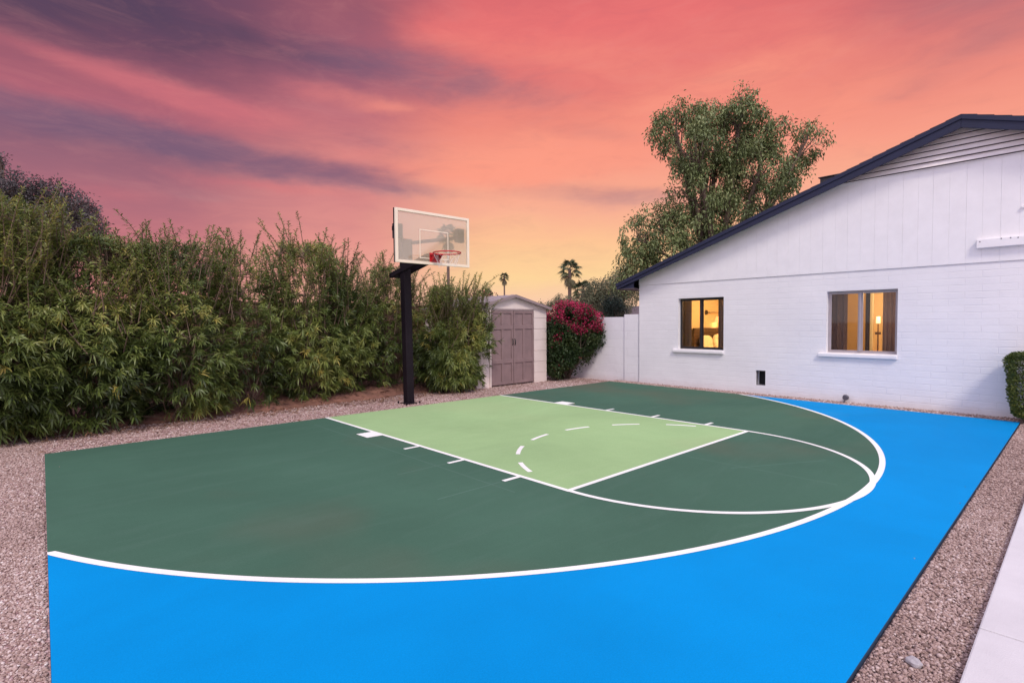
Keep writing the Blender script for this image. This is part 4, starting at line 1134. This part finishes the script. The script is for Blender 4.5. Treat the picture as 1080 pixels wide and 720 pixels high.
# bougainvillea beside the shed ------------------------------------------
def bougainvillea():
    rng = np.random.default_rng(51)
    root = empty('bougainvillea', (5.15, .35, 0)); tag(root, 'bushy bougainvillea with crimson flowers beside the shed', 'shrub')
    cl = [(-.25, 0, 1.35, .50, .45), (.15, -.1, 1.30, .52, .42), (-.3, -.05, .75, .45, .6), (.2, -.25, .85, .42, .5), (-.1, -.2, .4, .36, .40), (.28, .1, 1.45, .34, .28), (-.5, .1, 1.1, .3, .5), (.42, -.45, 1.20, .30, .30), (-.42, .5, 1.5, .4, .25), (.3, -.5, 1.45, .36, .36), (-.1, -.1, 1.72, .42, .30), (.3, -.25, 1.70, .34, .28), (.40, -.62, 1.1, .26, .36), (-.25, .1, .38, .42, .42), (-.42, -.05, .3, .26, .3)]
    mb = MB()
    for c in cl:
        for k in range(4):
            e = np.array(c[:3])+rand_dirs(1, rng)[0]*np.array([c[3], c[3], c[4]])*.9
            mb.tube([(rng.normal(0, .06), .1+rng.normal(0, .06), -.05), tuple(np.array(c[:3])*.55+rng.normal(0, .07, 3)), tuple(e)], [.018, .011, .004], 5)
    mb.build('stems', M['bark'], root)
    def ok(w):
        return (w[0] < 5.66 or w[2] > 1.62) and not (w[0] < 4.53 and .3 < w[1] < 2.6 and w[2] < 1.95) and w[2] > .04 and w[2] > (.22-w[1])*1.35+.15*noise.noise(Vector(w*4))
    lp, fp = [], []
    for c in cl:
        n = int(2300*c[3]*c[4]/.2)
        u = rand_dirs(n, rng); q = rng.random(n)**.38*(1+.09*rng.normal(size=n))
        p = np.array(c[:3])+u*np.array([c[3], c[3], c[4]])*q[:, None]
        for pi, qi, ui in zip(p, q, u):
            w = pi+np.array([5.15, .35, 0])
            if not ok(w): continue
            nz = noise.noise(Vector(w*2.2+3))
            if nz < -.28: continue
            f_ = noise.noise(Vector(w*2.6+20))
            hi = (w[2]-1.28)
            if hi+.70*f_ > .02 and qi > .5 and ui[2] > -.6:
                if rng.random() < .66: fp.append(pi)
                elif rng.random() < .8: lp.append(pi)
            else:
                lp.append(pi)
                if rng.random() < .012: fp.append(pi)
    lp = np.array(lp); fp = np.array(fp)
    L = np.repeat(lp, 2, 0)+rng.normal(0, .025, (len(lp)*2, 3))
    F = np.repeat(fp, 3, 0)+rng.normal(0, .022, (len(fp)*3, 3))
    d = rng.normal(0, 1, L.shape)+np.array([0, -.4, -.3])
    leaf_cloud('foliage', BOUGLEAF, root, L, d, rng.normal(0, .7, L.shape)+np.array([0, -.3, 1]), rng.uniform(.045, .08, len(L)), rng.uniform(.026, .042, len(L)), .45+.4*noise3(L, 2.5)+rng.normal(0, .15, len(L)))
    leaf_cloud('flowers', BRACT, root, F, rng.normal(0, 1, F.shape), rng.normal(0, 1, F.shape), rng.uniform(.03, .05, len(F)), rng.uniform(.024, .036, len(F)), .5+.5*noise3(F, 3)+rng.normal(0, .2, len(F)))
bougainvillea()

# second flowering bush peeking over the shed roof
def far_bush():
    rng = np.random.default_rng(52)
    root = empty('flowering_bush', (5.6, 4.2, 0)); tag(root, 'dark red flowering bush showing over the right slope of the shed roof', 'shrub')
    n = 3800; u = rand_dirs(n, rng); p = np.array([-.2, 0, 1.75])+u*np.array([1.1, .6, .78])*(rng.random(n)**.4)[:, None]
    k = noise3(p, 3.0)
    up = p[k < .02]; fl = p[(k >= .02) & (p[:, 2] > 1.5)]
    leaf_cloud('foliage', BOUGLEAF, root, up, rng.normal(0, 1, up.shape), rng.normal(0, 1, up.shape), .07, .04, rng.uniform(.2, .8, len(up)))
    leaf_cloud('flowers', BRACT, root, fl, rng.normal(0, 1, fl.shape), rng.normal(0, 1, fl.shape), .05, .04, rng.uniform(0, .7, len(fl)))
    mb = MB()
    for i in range(8):
        e = np.array([0, 0, 1.5])+rand_dirs(1, rng)[0]*np.array([.7, .4, .5]); mb.tube([(0, 0, -.05), tuple(e*.5+np.array([0, 0, .2])), tuple(e)], [.02, .014, .006], 5)
    mb.build('stems', M['bark'], root)
far_bush()

# clipped hedge at the right edge ------------------------------------------
def clipped():
    rng = np.random.default_rng(53)
    cx, cy = 5.17, -8.53
    root = empty('clipped_hedge', (cx, cy, 0)); tag(root, 'square clipped green hedge bush by the white wall at right', 'shrub')
    n = 14000
    p = rng.uniform(-1, 1, (n, 3)); f = rng.integers(0, 3, n); sg = np.sign(rng.normal(size=n)); dp = 1-np.abs(rng.normal(0, .13, n))
    p[np.arange(n), f] = sg*dp
    q = np.abs(p); r_ = (q**6).sum(1)**(1/6); p = p/np.maximum(r_, 1)[:, None]
    p = p*(1+.05*noise3(p, 2.2)[:, None]*1.5)
    P = p*np.array([.24, .5, .46])+np.array([0, 0, .52])
    P[:, :2] *= (.82+.2*np.clip(P[:, 2:3], 0, 1))
    nrm = norm(p)
    keep = noise3(P, 6)+.9*(P[:, 2]-.15) > -.34
    P, nrm = P[keep], nrm[keep]; n = len(P)
    d = nrm*.6+rng.normal(0, .7, (n, 3))+np.array([0, 0, .3])
    T = .40+.3*noise3(P, 4)+rng.normal(0, .15, n)+.25*np.clip(P[:, 2]-.75, 0, 1)
    leaf_cloud('foliage', BOXLEAF, root, P, d, nrm+rng.normal(0, .5, (n, 3)), rng.uniform(.025, .045, n), rng.uniform(.016, .026, n), T)
    mb = MB()
    for i in range(16):
        e = np.array([rng.uniform(-.2, .2), rng.uniform(-.4, .4), rng.uniform(.5, .92)]); mb.tube([(e[0]*.3, e[1]*.4, -.05), tuple(e*.6), tuple(e)], [.014, .009, .004], 5)
    mb.build('stems', M['bark'], root)
clipped()

# one larger pale stone lying in the right gravel strip --------------------
bm = bmesh.new(); bmesh.ops.create_icosphere(bm, subdivisions=3, radius=1)
for v in bm.verts:
    c = v.co; v.co = Vector((c.x*.036, c.y*.028, c.z*.02))*(1+.22*noise.noise(c*1.6))
me = bpy.data.meshes.new('rock'); bm.to_mesh(me); bm.free(); me.materials.append(M['stone'])
rock = bpy.data.objects.new('rock', me); rock.location = (-2.47, -8.36, -.003); rock.rotation_euler = (.1, .1, .6); COL.objects.link(rock)
tag(rock, 'smooth pale grey stone lying in the gravel beside the path', 'rock')

# neighbour house low beyond the white wall --------------------------------
nb = empty('neighbour_house', (27.0, 11.6, -.35), -.75); tag(nb, 'distant low house with dark roof glimpsed over the white block wall', 'house')
mb = MB(); mb.box(-4, 4, -3, 3, -.1, 1.9); mb.build('wall', M['neigh_wall'], nb)
mb = MB()
for sgn in (-1, 1):
    mb.prism([(0, 2.75), (sgn*3.5, 1.85), (sgn*3.5, 1.95), (0, 2.85)], lambda y, z: (-4.4, y, z), lambda y, z: (4.4, y, z))
mb.build('roof', M['neigh_roof'], nb)
mb = MB(); mb.prism([(-3, 1.902), (3, 1.902), (0, 2.74)], lambda y, z: (-4, y, z), lambda y, z: (4, y, z)); mb.build('gable', M['neigh_wall'], nb)

# ================================================================= LIGHT, SKY
W = bpy.data.worlds.new('World'); scn.world = W; W.use_nodes = True
nt = W.node_tree; nt.nodes.clear()
out = nt.nodes.new('ShaderNodeOutputWorld'); bg = nt.nodes.new('ShaderNodeBackground'); nt.links.new(bg.outputs[0], out.inputs[0])
class E:
    """Tiny arithmetic on node sockets."""
    def __init__(s, v): s.v = v
    @staticmethod
    def op(o, *a, clamp=False):
        n = nt.nodes.new('ShaderNodeMath'); n.operation = o; n.use_clamp = clamp
        for i, x in enumerate(a):
            x = x.v if isinstance(x, E) else x
            if isinstance(x, (int, float)): n.inputs[i].default_value = x
            else: nt.links.new(x, n.inputs[i])
        return E(n.outputs[0])
    def __add__(s, o): return E.op('ADD', s, o)
    def __sub__(s, o): return E.op('SUBTRACT', s, o)
    def __mul__(s, o): return E.op('MULTIPLY', s, o)
    def __truediv__(s, o): return E.op('DIVIDE', s, o)
def smooth(x, a, b):
    n = nt.nodes.new('ShaderNodeMapRange'); n.interpolation_type = 'SMOOTHSTEP'
    nt.links.new(x.v, n.inputs[0]); n.inputs[1].default_value = a; n.inputs[2].default_value = b
    return E(n.outputs[0])
def mixc(f, a, b_):
    n = nt.nodes.new('ShaderNodeMix'); n.data_type = 'RGBA'
    if isinstance(f, E): nt.links.new(f.v, n.inputs[0])
    else: n.inputs[0].default_value = f
    for i, x in ((6, a), (7, b_)):
        if isinstance(x, tuple): n.inputs[i].default_value = (*x, 1)
        else: nt.links.new(x, n.inputs[i])
    return n.outputs[2]
tc = nt.nodes.new('ShaderNodeTexCoord'); sx = nt.nodes.new('ShaderNodeSeparateXYZ'); nt.links.new(tc.outputs['Generated'], sx.inputs[0])
dx, dy, dz = (E(sx.outputs[i]) for i in range(3))
cyaw, syaw = math.cos(.744), math.sin(.744)
fwd = dx*syaw+dy*cyaw; rgt = dx*cyaw-dy*syaw
az = E.op('ARCTAN2', rgt, fwd); el = E.op('ARCSINE', dz)
def nz(su, sv, det, rough, w=0.0, dist=0.0):
    c = nt.nodes.new('ShaderNodeCombineXYZ')
    a_ = az*su; b_ = el*sv
    nt.links.new(a_.v, c.inputs[0]); nt.links.new(b_.v, c.inputs[1]); c.inputs[2].default_value = w
    n = nt.nodes.new('ShaderNodeTexNoise'); n.inputs['Scale'].default_value = 1; n.inputs['Detail'].default_value = det; n.inputs['Roughness'].default_value = rough; n.inputs['Distortion'].default_value = dist
    nt.links.new(c.outputs[0], n.inputs[0])
    return E(n.outputs[0])
w1_ = nz(2.6, 6, 5, .55, 1.3)-.5; w2_ = nz(3.5, 9, 6, .6, 7.7)-.5
wa = az+w1_*.22; we = el+w2_*.06+(az*w1_)*.03
def sky_ramp(stops):
    r = ramp(nt, None, [(p/60, lin(c)) for p, c in stops])
    f = we*(180/PI/60)
    nt.links.new(f.v, r.inputs[0]); return r.outputs[0]
center = sky_ramp([(0, (246, 194, 172)), (2.6, (252, 204, 164)), (5, (255, 212, 148)), (8.5, (255, 195, 142)), (11.5, (250, 173, 140)), (16, (250, 152, 126)), (20, (240, 132, 114)), (25, (230, 110, 107)), (31, (222, 98, 102)), (40, (150, 90, 110)), (60, (120, 90, 125))])
left = sky_ramp([(0, (222, 148, 134)), (8, (192, 112, 122)), (12, (168, 104, 120)), (15, (142, 94, 116)), (18, (178, 96, 114)), (21, (152, 86, 106)), (25, (98, 68, 96)), (32, (86, 64, 94)), (60, (90, 70, 110))])
right = sky_ramp([(0, (254, 212, 164)), (6, (255, 200, 142)), (10, (255, 178, 134)), (15, (249, 152, 127)), (19, (238, 134, 118)), (23, (212, 112, 112)), (28, (162, 88, 104)), (40, (120, 80, 110)), (60, (110, 90, 125))])
mid = sky_ramp([(0, (246, 188, 164)), (4, (242, 170, 148)), (8, (230, 146, 136)), (12, (214, 130, 130)), (16, (222, 128, 124)), (20, (190, 106, 118)), (24, (160, 92, 112)), (29, (156, 87, 105)), (34, (175, 88, 104)), (60, (100, 74, 110))])
c1 = mixc(smooth(wa, -.02, -.30), center, mid)
c1 = mixc(smooth(wa, -.30, -.60), c1, left)
c1 = mixc(smooth(wa, .42, .80), c1, right)
fine = nz(5, 26, 7, .62, 3.1, .6); fine2 = nz(9, 34, 8, .68, 9.4, .7)
def blob(c, a0, e0, ra, re, tilt, col, amt, ragged=.5):
    ct, st = math.cos(tilt), math.sin(tilt)
    u = (wa-a0); v = (we-e0)
    p = (u*ct+v*st)*(1/ra); q = (v*ct-u*st)*(1/re)
    r2 = p*p+q*q
    m = E.op('EXPONENT', r2*-1.0)
    m = m*(fine*(2.2*ragged)+(1-1.1*ragged))
    return mixc(E.op('MULTIPLY', m, amt, clamp=True), c, lin(col))
streak = nz(4.5, 20, 8, .6, 5.2, .9); puffy = nz(7, 17, 7, .62, 8.8, .5)
def field(items):
    tot = None
    for a0, e0, ra, re, tilt, amt in items:
        ct, st = math.cos(tilt), math.sin(tilt)
        u = wa-a0; v = we-e0
        p = (u*ct+v*st)*(1/ra); q = (v*ct-u*st)*(1/(re*1.35))
        m = E.op('EXPONENT', (p*p+q*q)*-1.0)*amt
        tot = m if tot is None else tot+m
    return tot
DARK = field([(-.74, .43, .22, .046, -.04, 1.15), (-.36, .435, .24, .022, -.03, .8), (-.70, .280, .24, .020, .02, .95), (-.40, .262, .24, .018, -.08, .95), (-.20, .235, .14, .012, -.10, .55),
              (-.03, .405, .18, .030, -.12, .9), (.16, .33, .12, .012, -.10, .35), (.22, .222, .20, .014, -.06, .85), (-.25, .31, .16, .018, -.10, .45), (.76, .42, .14, .05, .12, .9), (.62, .33, .10, .012, .08, .3), (-.50, .205, .12, .012, .0, .4)])
LIGHT = field([(-.66, .362, .22, .016, -.12, .8), (-.46, .335, .22, .020, -.10, .7), (-.32, .385, .12, .015, -.08, .75), (-.22, .37, .06, .010, .16, .8), (-.42, .232, .15, .011, -.06, .75), (-.22, .262, .10, .012, .05, .6), (-.62, .20, .12, .014, .03, .5),
               (.10, .30, .20, .030, .10, .9), (.0, .255, .18, .020, .06, .8), (.18, .48, .30, .05, .06, .8), (.38, .385, .22, .030, .14, .7), (.54, .33, .20, .025, .14, .6), (-.10, .47, .12, .03, 0, .5)])
dk = DARK*(puffy*1.1+.45)+(streak-.5)*.95
lt = LIGHT*(streak*1.2+.35)+(puffy-.5)*.75-DARK*.35
dcol = mixc(smooth(wa, -.35, .25), lin((118, 92, 120)), lin((176, 112, 120)))
dcol = mixc(smooth(we, .31, .40)*smooth(wa, -.15, -.50), dcol, lin((84, 66, 92)))
dcol = mixc(smooth(we, .17, .26), lin((206, 160, 156)), dcol)
lcol = mixc(smooth(wa, -.50, .02), lin((212, 108, 118)), lin((255, 150, 122)))
lcol = mixc(smooth(we, .40, .50), lcol, lin((240, 108, 106)))
c1 = mixc(smooth(lt, .10, 1.15)*.8, c1, lcol)
c1 = mixc(smooth(dk, .10, 1.25)*.8, c1, dcol)
c1 = mixc(smooth(fine2, .42, .78)*.12, c1, lin((232, 152, 146)))
c1 = mixc(smooth(fine2, .55, .25)*.10, c1, lin((118, 92, 120)))
# the rest of the dusk dome: pale lavender overhead, warm haze low in the east
absaz = E.op('ABSOLUTE', az)
KEY = 1.25
kz = ramp(nt, (el*(2/PI)).v, [(0, (.88*KEY, .77*KEY, .86*KEY)), (.12, (.86*KEY, .77*KEY, .92*KEY)), (.35, (.82*KEY, .77*KEY, 1.02*KEY)), (1, (.78*KEY, .77*KEY, 1.04*KEY))])
msk = E.op('MAXIMUM', smooth(el, .60, .92), smooth(absaz, .98, 1.45))
hs_ = nt.nodes.new('ShaderNodeHueSaturation'); hs_.inputs['Saturation'].default_value = .95; nt.links.new(c1, hs_.inputs['Color'])
c2 = mixc(msk, hs_.outputs[0], kz.outputs[0])
nt.links.new(c2, bg.inputs[0]); bg.inputs[1].default_value = 1.0

sun = bpy.data.lights.new('sun', 'SUN'); sun.energy = 2.1; sun.angle = math.radians(12); sun.color = (1, .89, .77)
so = bpy.data.objects.new('sun', sun); COL.objects.link(so)
so.rotation_euler = Vector((.48, .76, -.95)).to_track_quat('-Z', 'Y').to_euler()

# ================================================================= CAMERA
cam = bpy.data.cameras.new('camera'); co = bpy.data.objects.new('camera', cam); COL.objects.link(co); scn.camera = co
cam.sensor_fit = 'HORIZONTAL'; cam.sensor_width = 36; cam.lens = 561.01/1080*36
cam.clip_start = .05; cam.clip_end = 1000
co.location = (-5.2552, -8.8422, 1.4746)
yaw, pitch, roll = .7440, -.0367, -.0076
fw = Vector((math.sin(yaw), math.cos(yaw), 0)); rt = Vector((math.cos(yaw), -math.sin(yaw), 0)); upv = Vector((0, 0, 1))
f2 = fw*math.cos(pitch)+upv*math.sin(pitch); u2 = upv*math.cos(pitch)-fw*math.sin(pitch)
r3 = rt*math.cos(roll)+u2*math.sin(roll); u3 = u2*math.cos(roll)-rt*math.sin(roll)
co.rotation_euler = Matrix((r3, u3, -f2)).transposed().to_euler()

vs_ = scn.view_settings
vs_.view_transform = 'Standard'; vs_.look = 'None'; vs_.exposure = 0; vs_.gamma = 1; vs_.use_curve_mapping = False
scn.render.engine = 'CYCLES'
scn.cycles.max_bounces = 8; scn.cycles.transparent_max_bounces = 16
scn.cycles.use_denoising = True
